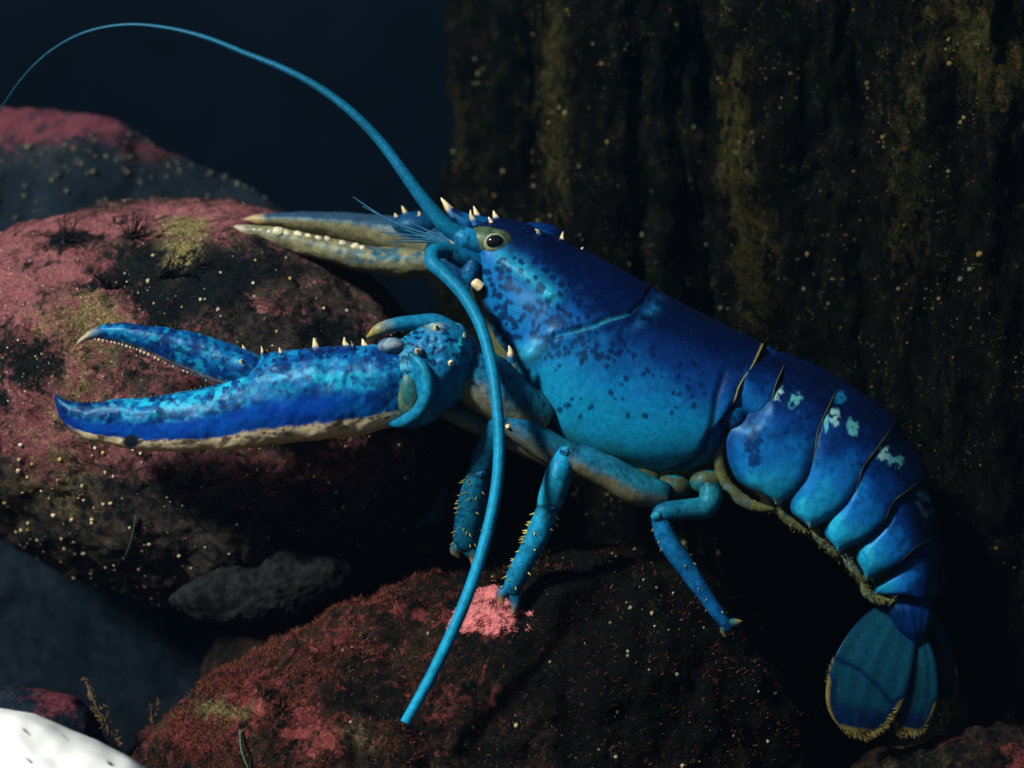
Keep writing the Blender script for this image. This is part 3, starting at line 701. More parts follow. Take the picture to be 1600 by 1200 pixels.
lobe('tail_blade', [(1440, 945), (1458, 990), (1468, 1040), (1472, 1085), (1470, 1110)], [6, 20, 26, 20, 2], [8, 24, 36, 40, 40], 8, TI * .4, TD * .6, TR * .5, 73, LOB, .4)
for pts, dd in (([(1302, 1036), (1298, 1070), (1308, 1110), (1330, 1145), (1352, 1150), (1378, 1136), (1396, 1108)], -64), ([(1398, 1120), (1412, 1146), (1436, 1140), (1458, 1105)], -36)):
    q = cr(np.array(pts, float), 60); cen = q.mean(0); n = 700
    k_ = RNG.integers(0, 60, n); b_ = np.concatenate([q[k_] + RNG.normal(size=(n, 2)) * 2, dd + RNG.normal(size=(n, 1)) * 2.5], 1)
    dr = np.concatenate([q[k_] - cen, np.zeros((n, 1))], 1); dr /= np.linalg.norm(dr, axis=1, keepdims=True); dr = dr + RNG.normal(size=(n, 3)) * .18; dr /= np.linalg.norm(dr, axis=1, keepdims=True)
    V, F, cc = blades(b_, dr, 7 * RNG.uniform(.5, 1.2, n), np.full(n, .8), TR * RNG.uniform(.6, 1.3, n)[:, None], .1)
    add_mesh('tail_hair', P(V), F, M_fringe, LOB, cc, kind='stuff')
lobe('tail_center', [(1420, 922), (1421, 945), (1427, 985), (1432, 1012)], [42, 36, 22, 3], [-34, -44, -44, -34], 14, BLUE_M * .8, BLUE_D, BLUE_D, 74, LOB)

# --- near claw: palm with fixed finger, hinged finger, wrist, arm
prof_c = profile(240, [(0, 0), (.01, .22), (.06, .52), (.16, .80), (.32, .98), (.5, 1.0), (.68, .90), (.82, .72), (.92, .52), (.98, .30), (1.0, .12), (1.0, 0)])
def claw_color(G, vv, seed, ramp):
    q, q2 = fbm(G / 34, 4, seed), fbm(G / 10, 4, seed + 3)
    return ramp(G[..., 0], G[..., 1], vv, q, q2)
st = [(660, 560, 652, 640, 34, -132), (640, 549, 640, 656, 46, -130), (610, 541, 608, 668, 52, -128), (560, 538, 555, 680, 56, -122), (505, 541, 500, 687, 57, -116), (450, 547, 440, 694, 55, -108), (410, 556, 385, 700, 52, -102),
      (375, 580, 340, 704, 46, -96), (335, 600, 295, 705, 41, -92), (290, 612, 250, 704, 36, -88), (240, 620, 205, 701, 31, -84), (180, 625, 165, 694, 26, -80), (130, 629, 125, 682, 20, -77), (100, 624, 103, 664, 14, -75), (88, 617, 90, 642, 7, -74), (85, 616, 86, 626, 2, -74)]
G = section_loft(st, 440, prof_c); nu, nv = G.shape[:2]
n = outward(G, grid_normals(G)); vv = np.repeat(prof_c[:, 0][None], nu, 0)
G = G + n * (3.0 * fbm(G / 40, 3, 5) + .35 * fbm(G / 10, 2, 6))[..., None]
def ramp(x, y, v, q, q2):
    c = mixc(BLUE_M * .9, BLUE_S, sstep(-.3, .3, q))
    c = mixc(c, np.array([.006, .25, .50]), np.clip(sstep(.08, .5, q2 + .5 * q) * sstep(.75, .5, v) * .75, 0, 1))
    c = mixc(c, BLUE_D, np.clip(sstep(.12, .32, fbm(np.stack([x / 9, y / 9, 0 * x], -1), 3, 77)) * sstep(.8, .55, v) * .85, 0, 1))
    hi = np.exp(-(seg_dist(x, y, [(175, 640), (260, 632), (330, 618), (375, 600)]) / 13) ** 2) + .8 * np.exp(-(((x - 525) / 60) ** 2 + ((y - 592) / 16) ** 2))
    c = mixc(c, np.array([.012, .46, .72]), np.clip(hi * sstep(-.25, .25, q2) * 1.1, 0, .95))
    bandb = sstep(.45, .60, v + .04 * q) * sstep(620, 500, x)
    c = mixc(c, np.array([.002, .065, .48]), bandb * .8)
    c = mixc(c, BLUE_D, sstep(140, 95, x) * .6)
    iv = sstep(.80, .845, v + .03 * q2) * sstep(100, 135, x)
    c = mixc(c, mixc(IVORY * .95, np.array([.75, .48, .18]), sstep(.9, 1.0, v)), iv)
    rs = sstep(.12, .3, fbm(np.stack([x / 12, y / 7, 0 * x + 9], -1), 4, 31)) * iv * sstep(.98, .86, v); c = mixc(c, RUST, rs * .85)
    dk = np.exp(-(((x - 205) / 16) ** 2 + ((y - 690) / 13) ** 2)); c = mixc(c, np.array([.012, .018, .03]), sstep(.3, .7, dk))
    return c
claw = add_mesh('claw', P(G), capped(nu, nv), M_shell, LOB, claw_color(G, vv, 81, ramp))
st = [(425, 566, 372, 606, 26, -106), (405, 555, 352, 602, 30, -103), (370, 540, 325, 594, 30, -98), (320, 524, 285, 577, 27, -94), (270, 513, 245, 559, 24, -90), (220, 507, 205, 541, 20, -87), (175, 506, 172, 532, 15, -84), (145, 514, 150, 529, 10, -82), (128, 526, 131, 534, 5, -81), (119, 536, 121, 538, 1.5, -80)]
G = section_loft(st, 300, prof_c); nu, nv = G.shape[:2]; n = outward(G, grid_normals(G)); vv = np.repeat(prof_c[:, 0][None], nu, 0)
G = G + n * (2.0 * fbm(G / 30, 3, 15))[..., None]
def ramp2(x, y, v, q, q2):
    c = mixc(BLUE_M, BLUE_S, sstep(-.3, .3, q))
    c = mixc(c, np.array([.008, .27, .48]), np.clip(sstep(.05, .4, q2 + .3 * q) * .85, 0, 1))
    c = mixc(c, BLUE_D, sstep(.1, .3, fbm(np.stack([x / 8, y / 8, 0 * x], -1), 3, 78)) * .7)
    c = mixc(c, np.array([.45, .30, .18]), sstep(.88, .97, v) * .8)
    return mixc(c, np.array([.50, .42, .28]), sstep(160, 132, x + 8 * q2))
finger = add_mesh('hinged_finger', P(G), capped(nu, nv), M_shell, claw, claw_color(G, vv, 85, ramp2))
def tooth_row(parent, poly, n, r, d, mat, name='tooth_row'):
    pts = cr(np.array(poly, float), n); Vs, Fs, off = [], [], 0
    for i, p in enumerate(pts):
        rr = r * random.uniform(.6, 1.25)
        g = ellip((p[0] + random.uniform(-1, 1), p[1], np.interp(i, [0, n - 1], d)), (rr, rr * 1.15, rr), 6, 8)
        Vs.append(P(g).reshape(-1, 3)); Fs += capped(6, 8, off); off += 48
    return add_mesh(name, np.concatenate(Vs), Fs, mat, parent, kind='stuff')
tooth_row(finger, [(150, 530), (200, 540), (250, 561), (300, 583), (340, 598)], 34, 3.4, (-84, -100), plain_mat('tooth', (.42, .30, .24), .5, 300, .3))
tooth_row(claw, [(330, 601), (270, 615), (200, 623), (130, 628)], 26, 2.0, (-95, -80), M_eye)
for tip, base, r in [((379, 539, -100), (384, 553, -102), 5), ((408, 541, -110), (410, 553, -110), 3), ((436, 543, -118), (440, 553, -116), 4.5), ((490, 528, -114), (494, 545, -114), 6), ((538, 527, -120), (543, 544, -120), 6), ((566, 529, -124), (573, 546, -124), 7), ((548, 533, -160), (552, 541, -152), 3), ((376, 562, -138), (378, 566, -130), 4)]:
    spine(claw, tip, base, r)
# wrist
st = [(600, 560, 612, 660, 30, -130), (618, 540, 636, 668, 44, -130), (640, 522, 668, 660, 52, -128), (668, 507, 700, 642, 55, -124), (700, 500, 722, 622, 54, -118), (728, 512, 738, 602, 44, -112), (745, 535, 748, 584, 24, -108)]
G = section_loft(st, 200, prof_c); nu, nv = G.shape[:2]; n = outward(G, grid_normals(G)); vv = np.repeat(prof_c[:, 0][None], nu, 0)
G = G + n * (5 * fbm(G / 40, 3, 25) + 1.2 * fbm(G / 9, 2, 26))[..., None]
ring = np.exp(-(seg_dist(G[..., 0], G[..., 1], [(650, 565), (660, 600), (655, 635), (630, 655)]) / 7) ** 2); G = G + n * (6 * ring)[..., None]
def ramp3(x, y, v, q, q2):
    c = mixc(np.array([.006, .16, .36]), np.array([.012, .34, .46]), sstep(-.2, .3, q + .3 * q2))
    c = mixc(c, BLUE_D, sstep(.02, .22, fbm(np.stack([x / 8, y / 6, 0 * x], -1), 3, 79)) * sstep(.62, .4, v) * .9)
    c = mixc(c, np.array([.35, .45, .40]), np.exp(-(((x - 678) / 12) ** 2 + ((y - 507) / 9) ** 2)) * .9)
    c = mixc(c, np.array([.006, .20, .44]), ring)
    return mixc(c, np.array([.02, .10, .11]), sstep(640, 610, x) * .7)
wrist = add_mesh('wrist', P(G), capped(nu, nv), M_limb, claw, claw_color(G, vv, 88, ramp3))
for tip, base, r in [((650, 545, -192), (655, 550, -180), 6), ((703, 566, -186), (705, 568, -174), 6), ((680, 508, -170), (682, 514, -160), 5), ((725, 520, -160), (727, 526, -150), 4)]:
    spine(wrist, tip, base, r)
limb('wrist_collar', [(640, 552, -176), (661, 575, -186), (668, 606, -188), (656, 640, -182), (628, 660, -166), (606, 662, -148)], [4, 9, 11, 11, 9, 3], np.array([.008, .22, .38]), np.array([.006, .18, .36]), wrist, 60, 20, seed=31, spot=.1)
G = ellip((640, 610, -158), (24, 44, 26), 24, 32); add_mesh('wrist_joint', P(G), capped(24, 32), M_limb, wrist, mixc(np.array([.02, .12, .13]), np.array([.10, .16, .10]), sstep(-.2, .3, fbm(G / 20, 3, 4))))
G = tube_grid([(706, 516, -112), (680, 504, -112), (650, 504, -116), (615, 508, -122), (590, 516, -124), (573, 527, -124)], [14, 14, 12, 11, 9, 2], 60, 20)
tt = np.repeat(np.linspace(0, 1, 60)[:, None], 20, 1)
add_mesh('hook_spine', P(G), capped(60, 20), M_limb, wrist, mixc(np.array([.006, .17, .34]), np.array([.34, .26, .05]), sstep(.6, .95, tt)))
G = ellip((612, 541, -150), (22, 14, 22)); add_mesh('knuckle', P(G), capped(24, 32), M_limb, wrist, mixc(np.array([.05, .16, .30]), np.array([.26, .30, .34]), sstep(-.2, .3, fbm(G / 9, 3, 6))))
limb('arm', [(716, 572, -106), (760, 598, -104), (800, 628, -98), (850, 655, -80)], [42, 46, 42, 36], np.array([.006, .12, .26]), TEAL, claw, 70, 48, seed=91, spot=.75, belly=np.array([.24, .22, .13]))
spine(claw, (795, 540, -150), (798, 558, -142), 7)

# --- far claw
FY, FB = np.array([.28, .25, .13]), np.array([.016, .040, .075])
prof_f = prof_c
st = [(700, 352, 706, 420, 40, 150), (660, 343, 668, 410, 44, 170), (620, 338, 612, 396, 40, 182), (560, 333, 556, 381, 34, 190), (500, 331, 496, 366, 28, 196), (440, 332, 438, 356, 20, 202), (405, 335, 404, 351, 13, 205), (386, 339, 386, 347, 6, 206), (378, 342, 378, 344, 2, 206)]
G = section_loft(st, 160, prof_f); nu, nv = G.shape[:2]; n = outward(G, grid_normals(G)); vv = np.repeat(prof_f[:, 0][None], nu, 0); G = G + n * (2 * fbm(G / 30, 3, 35))[..., None]
def ramp4(x, y, v, q, q2):
    c = mixc(FB * 1.6, FY * .8, sstep(.22, .55, v + .12 * q2))
    c = mixc(c, np.array([.006, .16, .28]), sstep(.1, .4, q2) * sstep(560, 680, x) * .8)
    return mixc(c, np.array([.5, .34, .16]), sstep(420, 398, x))
far_claw = add_mesh('claw', P(G), capped(nu, nv), M_limb, LOB, claw_color(G, vv, 95, ramp4), label='far claw with yellowish underside and pale teeth')
st = [(720, 392, 716, 440, 36, 140), (680, 388, 676, 436, 40, 152), (630, 386, 622, 434, 38, 160), (580, 384, 566, 424, 34, 166), (530, 374, 516, 411, 28, 172), (480, 364, 470, 397, 22, 178), (430, 355, 424, 383, 16, 184), (390, 351, 388, 371, 11, 188), (368, 352, 368, 363, 6, 190), (358, 355, 358, 358, 2, 190)]
G = section_loft(st, 160, prof_f); nu, nv = G.shape[:2]; n = outward(G, grid_normals(G)); vv = np.repeat(prof_f[:, 0][None], nu, 0); G = G + n * (2 * fbm(G / 30, 3, 36))[..., None]
def ramp5(x, y, v, q, q2):
    c = mixc(FY * .75, FY * 1.1, sstep(-.3, .3, q))
    g = np.exp(-(((x - 570) / 50) ** 2 + ((y - 398) / 14) ** 2)) + np.exp(-(((x - 630) / 40) ** 2 + ((y - 395) / 14) ** 2))
    c = mixc(c, np.array([.006, .11, .18]), np.clip(g * (.6 + 1.6 * q2), 0, .8)); c = mixc(c, FB, sstep(.15, .4, q2) * .5 * sstep(.8, .4, v))
    return mixc(c, np.array([.5, .42, .28]), sstep(395, 372, x))
add_mesh('fixed_finger', P(G), capped(nu, nv), M_limb, far_claw, claw_color(G, vv, 97, ramp5))
M_tooth = plain_mat('pale_tooth', (.46, .42, .28), .5, 300, .2)
for (a, b_, r) in [((436, 360, 168), (6, 0, 0), 9), ((448, 363, 168), (0, 0, 0), 7), ((466, 364, 166), (0, 0, 0), 6.5), ((482, 367, 164), (0, 0, 0), 5.5), ((498, 370, 160), (0, 0, 0), 5), ((512, 371, 158), (0, 0, 0), 5), ((536, 378, 150), (0, 0, 0), 5), ((556, 383, 146), (0, 0, 0), 7), ((566, 385, 144), (0, 0, 0), 5), ((420, 359, 172), (0, 0, 0), 4), ((408, 357, 174), (0, 0, 0), 3.5), ((398, 356, 176), (0, 0, 0), 3)]:
    r *= .85; G = ellip((a[0], a[1] + 2.5, a[2]), (r * random.uniform(1.0, 1.5), r * random.uniform(.7, .95), r), 10, 14, (.3, -1, .2)); G = G + 1.2 * (fbm(G / 6, 2, int(a[0])))[..., None]; add_mesh('tooth', P(G), capped(10, 14), M_tooth, far_claw)
limb('wrist', [(690, 385, 150), (720, 400, 130), (760, 440, 110), (800, 500, 90)], [44, 46, 44, 40], np.array([.006, .06, .16]), BLUE_D, far_claw, 40, 36, seed=98)
G = ellip((652, 352, 150), (40, 22, 30)); add_mesh('knuckle', P(G), capped(24, 32), M_limb, far_claw, np.repeat(np.array([[.004, .05, .14]]), 768, 0))
for tip, base, r in [((617, 333, 172), (620, 340, 174), 4), ((628, 322, 150), (634, 334, 152), 4), ((654, 330, 126), (656, 337, 130), 3.5)]: spine(far_claw, tip, base, r)

# --- walking legs
LC, LT = np.array([.006, .20, .36]), np.array([.014, .18, .22])
def bristles(parent, G, n, ln, c, seed):
    g = np.random.default_rng(seed); nn = outward(G, grid_normals(G)); nu, nv = G.shape[:2]
    i, j = g.integers(2, nu - 2, n), g.integers(0, nv, n)
    b = G[i, j]; dr = nn[i, j] + g.normal(size=(n, 3)) * .25 + np.array([0, .5, 0]); dr /= np.linalg.norm(dr, axis=1, keepdims=True)
    Vs, Fs, off = [], [], 0
    for k in range(n):
        q = cone(b[k] + dr[k] * ln * g.uniform(.6, 1.2), b[k] - dr[k] * 1, 1.5, 6); Vs.append(P(q).reshape(-1, 3)); Fs += capped(8, 6, off); off += 48
    add_mesh('bristles', np.concatenate(Vs), Fs, plain_mat('bristle', c, .6, 200, .3), parent, kind='stuff')
def pincer(parent, base, t1, t2, r, c):
    a = np.array(base, float)
    for tip, k in ((t1, 1), (t2, -1)):
        tip = np.array(tip, float); m = (a + tip) / 2 + np.array([k * r * .55, 0, 0])
        G = tube_grid([a, m, tip], [r * .75, r * .6, .6], 24, 14)
        s2 = np.repeat(np.linspace(0, 1, 24)[:, None], 14, 1)
        add_mesh('pincer', P(G), capped(24, 14), M_limb, parent, mixc(c, OCHRE * .8, sstep(.35, .95, s2)))
# first leg: long pale thigh running forward behind the claw
l1, g1 = limb('leg', [(870, 716, -70), (810, 690, -78), (745, 662, -84), (688, 636, -86)], [22, 20, 18, 16], LT, np.array([.10, .13, .10]), LOB, 60, 28, seed=101, spot=.3, belly=np.array([.20, .17, .09]))
limb('lower_leg', [(688, 636, -86), (640, 640, -70), (590, 655, -50), (560, 672, -36)], [15, 14, 11, 6], LC, LT, l1, 40, 24, seed=102)
# second leg: shade is put into its dimmed lower colours
l2, g2 = limb('leg', [(900, 722, -96), (850, 694, -104), (812, 668, -110), (786, 652, -112)], [26, 27, 25, 21], LT, np.array([.008, .15, .34]), LOB, 60, 32, seed=103, spot=.4, belly=np.array([.15, .16, .11]))
ll, gg = limb('shin', [(782, 654, -108), (768, 690, -100), (752, 726, -92), (746, 742, -90)], [17, 21, 21, 17], LC * .9, LC * .6, l2, 40, 28, seed=104)
ll, gg = limb('lower_leg', [(747, 738, -90), (740, 775, -84), (731, 820, -78), (726, 858, -76)], [19, 24, 24, 20], LC * .55, LC * .45, l2, 50, 28, seed=105)
bristles(ll, gg, 60, 7, (.20, .16, .04), 1)
pincer(ll, (724, 850, -78), (738, 886, -82), (718, 872, -80), 16, LC * .4)
spine(l2, (795, 668, -136), (794, 666, -128), 5, 'joint_knob')
# third leg
l3, g3 = limb('leg', [(1040, 775, -96), (1000, 765, -106), (950, 738, -114), (905, 716, -120), (888, 704, -122)], [22, 30, 29, 26, 20], LT * .9, np.array([.01, .14, .28]), LOB, 70, 32, seed=106, spot=.4, belly=np.array([.17, .15, .08]))
ll, gg = limb('shin', [(890, 700, -120), (878, 728, -124), (866, 765, -126), (856, 796, -126)], [14, 22, 24, 20], np.array([.004, .22, .50]), np.array([.014, .36, .52]), l3, 46, 30, seed=107, spot=.3)
ll, gg = limb('lower_leg', [(858, 792, -126), (842, 832, -124), (822, 872, -120), (806, 905, -118), (797, 928, -117)], [20, 21, 19, 18, 15], np.array([.010, .28, .50]), np.array([.006, .22, .44]), l3, 60, 30, seed=108, spot=.4)
bristles(ll, gg, 46, 8, (.42, .34, .06), 2)
pincer(ll, (797, 918, -118), (799, 966, -118), (786, 944, -126), 14, np.array([.006, .14, .30]))
spine(l3, (897, 716, -150), (897, 716, -140), 5, 'joint_knob')
# fourth leg
l4, g4 = limb('leg', [(1112, 758, -96), (1106, 790, -104), (1070, 796, -110), (1036, 802, -114), (1026, 808, -115)], [20, 20, 18, 17, 15], LT, np.array([.006, .13, .28]), LOB, 60, 28, seed=109, spot=.3)
ll, gg = limb('lower_leg', [(1028, 802, -114), (1042, 842, -113), (1072, 886, -111), (1102, 930, -108), (1130, 970, -105), (1140, 984, -104)], [15, 18, 17, 14, 11, 9], np.array([.006, .15, .38]), np.array([.004, .07, .28]), l4, 80, 28, seed=110, spot=.3)
bristles(ll, gg, 22, 5, (.20, .18, .06), 3)
pincer(ll, (1136, 974, -105), (1160, 970, -108), (1134, 996, -104), 9, np.array([.02, .10, .12]))
for par, p_, r in ((l3, (862, 794, -140), (9, 7, 8)), (l2, (752, 740, -106), (8, 6, 7)), (l4, (1026, 806, -126), (9, 8, 8)), (l3, (884, 706, -134), (10, 9, 9)), (l2, (786, 656, -124), (10, 9, 9))):
    G = ellip(p_, r, 14, 18); add_mesh('knee_joint', P(G), capped(14, 18), M_limb, par, mixc(np.array([.02, .30, .40]), BLUE_M, sstep(-.2, .3, fbm(G / 5, 3, 3))))
# leg bases under the carapace
for p_, r in [((1050, 762, -70), (30, 22, 26)), ((1000, 752, -74), (34, 22, 26)), ((1105, 752, -70), (28, 22, 26)), ((930, 722, -66), (34, 24, 26)), ((868, 690, -60), (34, 26, 26))]:
    G = ellip(p_, r); q = fbm(G / 14, 3, 6); G = G * (1) + 0
    add_mesh('hip', P(G), capped(24, 32), M_limb, LOB, mixc(OLIVE * .6, LT * .8, sstep(-.3, .3, q)))

# ------------------------------------------------------------------ growth on the rocks
def barnacles(parent, G, n, rr, seed, cols, keep=None, name='barnacles'):
    g = np.random.default_rng(seed); nn = outward(G, grid_normals(G)); nu, nv = G.shape[:2]
    dS = np.linalg.norm(np.cross(np.gradient(G, axis=0), np.roll(G, -1, 1) - G), axis=-1) * (nn[..., 2] < .15)
    if keep is not None: dS = dS * keep(G[..., 0], G[..., 1])
    pr = dS.ravel() / dS.sum(); idx = g.choice(len(pr), n, p=pr)
    b = G.reshape(-1, 3)[idx]; N = nn.reshape(-1, 3)[idx]
    h = np.cross(N, np.array([.3, .9, .2])); h /= np.linalg.norm(h, axis=1, keepdims=True); e = np.cross(N, h)
    r = np.exp(g.uniform(math.log(rr[0]), math.log(rr[1]), n)); k = 7
    ph = np.linspace(0, 2 * math.pi, k, endpoint=False)
    V = []
    for rad, hh in ((1.0, -.35), (.85, .35), (.42, .75)):
        jit = g.uniform(.8, 1.2, (n, k))
        V.append(b[:, None] + (r[:, None] * rad * jit)[..., None] * (np.cos(ph)[None, :, None] * h[:, None] + np.sin(ph)[None, :, None] * e[:, None]) + (r * hh)[:, None, None] * N[:, None])
    V.append((b + N * (r * .45)[:, None])[:, None])
    V = np.concatenate(V, 1); m = 3 * k + 1
    f = [[i, (i + 1) % k, k + (i + 1) % k, k + i] for i in range(k)] + [[k + i, k + (i + 1) % k, 2 * k + (i + 1) % k, 2 * k + i] for i in range(k)]
    f3 = [[2 * k + i, 2 * k + (i + 1) % k, 3 * k] for i in range(k)]
    off = (np.arange(n) * m)[:, None, None]
    F = [(off + np.array(f)[None]).reshape(-1, 4), (off + np.array(f3)[None]).reshape(-1, 3)]
    ci = np.asarray(cols)[g.integers(0, len(cols), n)] * g.uniform(.6, 1.2, n)[:, None]
    return add_mesh(name, P(V.reshape(-1, 3)), F, M_barn, parent, np.repeat(ci, m, 0), kind='stuff')
CR = [(.55, .42, .24), (.60, .50, .34), (.50, .32, .12), (.40, .38, .26)]
barnacles(boulder, G_b, 90, (2.2, 4.6), 1, CR, lambda x, y: ((y > 690) & (x > -20) & (x < 240)) * 1.0)
barnacles(boulder, G_b, 150, (1.6, 3.8), 2, CR, lambda x, y: ((y > 380) & (x > 200) & (x < 720)) * 1.0)
barnacles(boulder, G_b, 500, (.8, 1.8), 3, CR, lambda x, y: (x > -20) * (1 + 3 * ((x < 240) & (y > 420) & (y < 700))))
barnacles(distant, G_d, 150, (2, 6), 7, [(.09, .085, .055), (.05, .055, .04)], lambda x, y: ((y > 205) & (y < 380) & (x > -60) & (x < 420)) * 1.0)
barnacles(mound, G_m, 90, (1.4, 4.0), 4, [(.30, .26, .12), (.26, .26, .16), (.12, .10, .05)], lambda x, y: ((x > 480) & (y < 1230)) * (.05 + sstep(.0, .4, fbm(G_m / 60, 2, 5))))
barnacles(mound, G_m, 240, (.7, 1.4), 5, [(.22, .18, .10), (.10, .08, .05)], lambda x, y: (y < 1230) * 1.0)
for k, (o, Gp) in enumerate(pil):
    cw = [(.13, .11, .045), (.08, .09, .045), (.12, .08, .025), (.04, .04, .015)]
    vis = lambda x, y: ((y > -30) & (y < 1230)) * 1.0
    cl = sstep(.05, .45, fbm(Gp / 60, 3, 90 + k)) + .03
    vis = lambda x, y, cl=cl: ((y > -30) & (y < 1230)) * cl
    barnacles(o, Gp, 110, (1.8, 5.0), 20 + k, cw, vis)
    barnacles(o, Gp, 380, (.8, 2.0), 40 + k, cw, vis)

# turf of red algae on the mound and rubble
def turf(parent, G, n, seed, ln, cols, keep, name='algae_turf', width=.9):
    g = np.random.default_rng(seed); nn = outward(G, grid_normals(G))
    dS = np.linalg.norm(np.cross(np.gradient(G, axis=0), np.roll(G, -1, 1) - G), axis=-1) * (nn[..., 2] < .4)
    clump = sstep(-.05, .3, fbm(G / 38, 3, seed)); dS = dS * keep(G[..., 0], G[..., 1]) * (clump + .04)
    pr = dS.ravel() / dS.sum(); idx = g.choice(len(pr), n, p=pr)
    b = G.reshape(-1, 3)[idx] - nn.reshape(-1, 3)[idx]; dr = nn.reshape(-1, 3)[idx] * .8 + g.normal(size=(n, 3)) * .55 + np.array([0, -.35, 0]); dr /= np.linalg.norm(dr, axis=1, keepdims=True)
    cc = np.asarray(cols)[g.integers(0, len(cols), n)] * g.uniform(.5, 1.3, n)[:, None]
    V, F, c = blades(b, dr, ln * g.uniform(.4, 1.2, n), width * g.uniform(.6, 1.4, n), cc, .35)
    return add_mesh(name, P(V), F, M_alga, parent, c, kind='stuff')
RED = [(.17, .032, .026), (.26, .070, .048), (.11, .020, .018), (.20, .08, .045), (.08, .04, .02)]
turf(mound, G_m, 34000, 3, 8.5, RED, lambda x, y: (sstep(760, 380, x) + .10) * (y < 1240) * 1.0, width=.5)
turf(mound, G_m, 14000, 4, 7, [(.018, .006, .005), (.010, .009, .004), (.03, .010, .007)], lambda x, y: (x > 560) * (y < 1240) * 1.0, width=.6)
turf(boulder, G_b, 3500, 5, 9, [(.012, .014, .010), (.03, .012, .014), (.04, .03, .012)], lambda x, y: (x > -20) * 1.0)
turf(boulder, G_b, 2600, 6, 5, [(.22, .18, .07), (.16, .12, .05), (.20, .07, .06)], lambda x, y: np.exp(-((x - 130) / 80) ** 2 - ((y - 510) / 70) ** 2) + .6 * np.exp(-((x - 90) / 80) ** 2 - ((y - 620) / 60) ** 2) + .04)
for k, (o, Gp) in enumerate(pil):
    turf(o, Gp, 4500, 60 + k, 12, [(.002, .0025, .0012), (.006, .0055, .002), (.004, .004, .002), (.012, .010, .003)], lambda x, y: ((y > -30) & (y < 1230)) * 1.0, 'algae_turf', 1.2)

# pink crust under the third leg
def surf_d(G, px, py):
    f = G[:G.shape[0] // 2].reshape(-1, 3); i = np.argmin((f[:, 0] - px) ** 2 + (f[:, 1] - py) ** 2); return f[i, 2]
M_crust = plain_mat('pink_crust', (.40, .115, .120), .85, 200, .4, .05, 1.0, .002)
def crust(outline, c, label, seed, th=14):
    d0 = surf_d(G_m, *c)
    G = blob((c[0], c[1], d0 + 6), outline, th, th * 1.2, 260, 90, ((30, 9), (11, 3.0), (4, .6)), seed)
    f = G_m[:G_m.shape[0] // 2].reshape(-1, 3); sel = f[(np.abs(f[:, 0] - c[0]) < 120) & (np.abs(f[:, 1] - c[1]) < 100)]
    gx = G.reshape(-1, 3); idx = np.array([np.argmin((sel[:, 0] - p[0]) ** 2 + (sel[:, 1] - p[1]) ** 2) for p in gx])
    gx[:, 2] += sel[idx, 2] - d0
    return add_mesh('coralline_crust', P(gx), capped(*G.shape[:2]), M_crust, None, label=label, category='coralline crust', group='pink crust on the mound')
crust([(690, 975), (712, 950), (735, 935), (748, 915), (772, 912), (785, 925), (800, 950), (822, 955), (836, 935), (828, 968), (834, 996), (800, 990), (770, 995), (745, 985), (715, 985), (696, 990)], (765, 958), 'bright pink crust clinging to the mound at the lobster pincer', 3)
crust([(482, 1005), (495, 992), (510, 990), (518, 1002), (512, 1018), (496, 1022)], (500, 1006), 'small pink crust knob on the mound slope beside the red algae', 4, 9)

# sprigs and tufts of weed
def sprig(name, base, height, n, spread, col, seed, label, lean=(0, 0, 0), group=None, r0=1.6, droop=0.0, fine=6):
    g = np.random.default_rng(seed); Vs, Fs, off = [], [], 0
    base = np.array(base, float)
    def put(G):
        nonlocal off
        Vs.append(P(G).reshape(-1, 3)); Fs.extend(capped(*G.shape[:2], off)); off += G.shape[0] * G.shape[1]
    for k in range(n):
        dr = np.array([g.normal() * spread, -1 + abs(g.normal()) * .3 * spread, g.normal() * spread * .6]) + np.array(lean, float); dr /= np.linalg.norm(dr)
        L = height * g.uniform(.5, 1.0); p = [base + np.array([g.normal(), 0, g.normal()]) * r0]
        for i in range(5): dr = dr + g.normal(size=3) * .22 + np.array([0, droop, 0]); dr /= np.linalg.norm(dr); p.append(p[-1] + dr * L / 5)
        put(tube_grid(p, np.linspace(r0, .4, 6), 12, 5))
        for j in range(fine):
            i = g.integers(1, 6); q = p[i - 1] + (p[i] - p[i - 1]) * g.random(); dd = (p[i] - p[i - 1]); dd /= np.linalg.norm(dd); dd = dd + g.normal(size=3) * .6
            e = q + dd / np.linalg.norm(dd) * L * g.uniform(.1, .28); m = (q + e) / 2 + g.normal(size=3) * L * .03
            put(tube_grid([q, m, e], [r0 * .5, r0 * .4, .3], 6, 4))
    V = np.concatenate(Vs); pr = dict(label=label, category='seaweed')
    if group: pr['group'] = group
    c = np.asarray(col) * np.ones((len(V), 3)) * (1 + .4 * fbm(V * 200, 2, seed))[:, None]
    return add_mesh(name, V, Fs, M_alga, None, c, **pr)
def on(G, px, py): return (px, py, surf_d(G, px, py))
DK = (.010, .010, .012)
tw = 'dark weed tufts on the boulder'
sprig('seaweed_tuft', on(G_b, 105, 378), 46, 16, 1.0, DK, 1, 'black wiry weed tuft at the upper left of the boulder', group=tw, fine=8)
sprig('seaweed_tuft', on(G_b, 205, 372), 50, 14, .8, DK, 2, 'dark bushy weed tuft near the boulder crest', group=tw, lean=(.2, 0, 0), fine=9)
sprig('seaweed_tuft', on(G_b, 248, 432), 66, 10, .7, DK, 3, 'tall branched dark weed over the pale boulder patch', group=tw, lean=(.7, 0, -.2), fine=7, r0=2.0)
sprig('seaweed_tuft', on(G_b, 305, 420), 56, 5, .6, DK, 4, 'thin arching dark strands right of the pale boulder patch', group=tw, lean=(.6, 0, 0), droop=.18, fine=3)
sprig('seaweed_tuft', on(G_b, 165, 450), 40, 12, 1.1, DK, 5, 'flat black weed clump in the middle of the pink boulder crust', group=tw, fine=8)
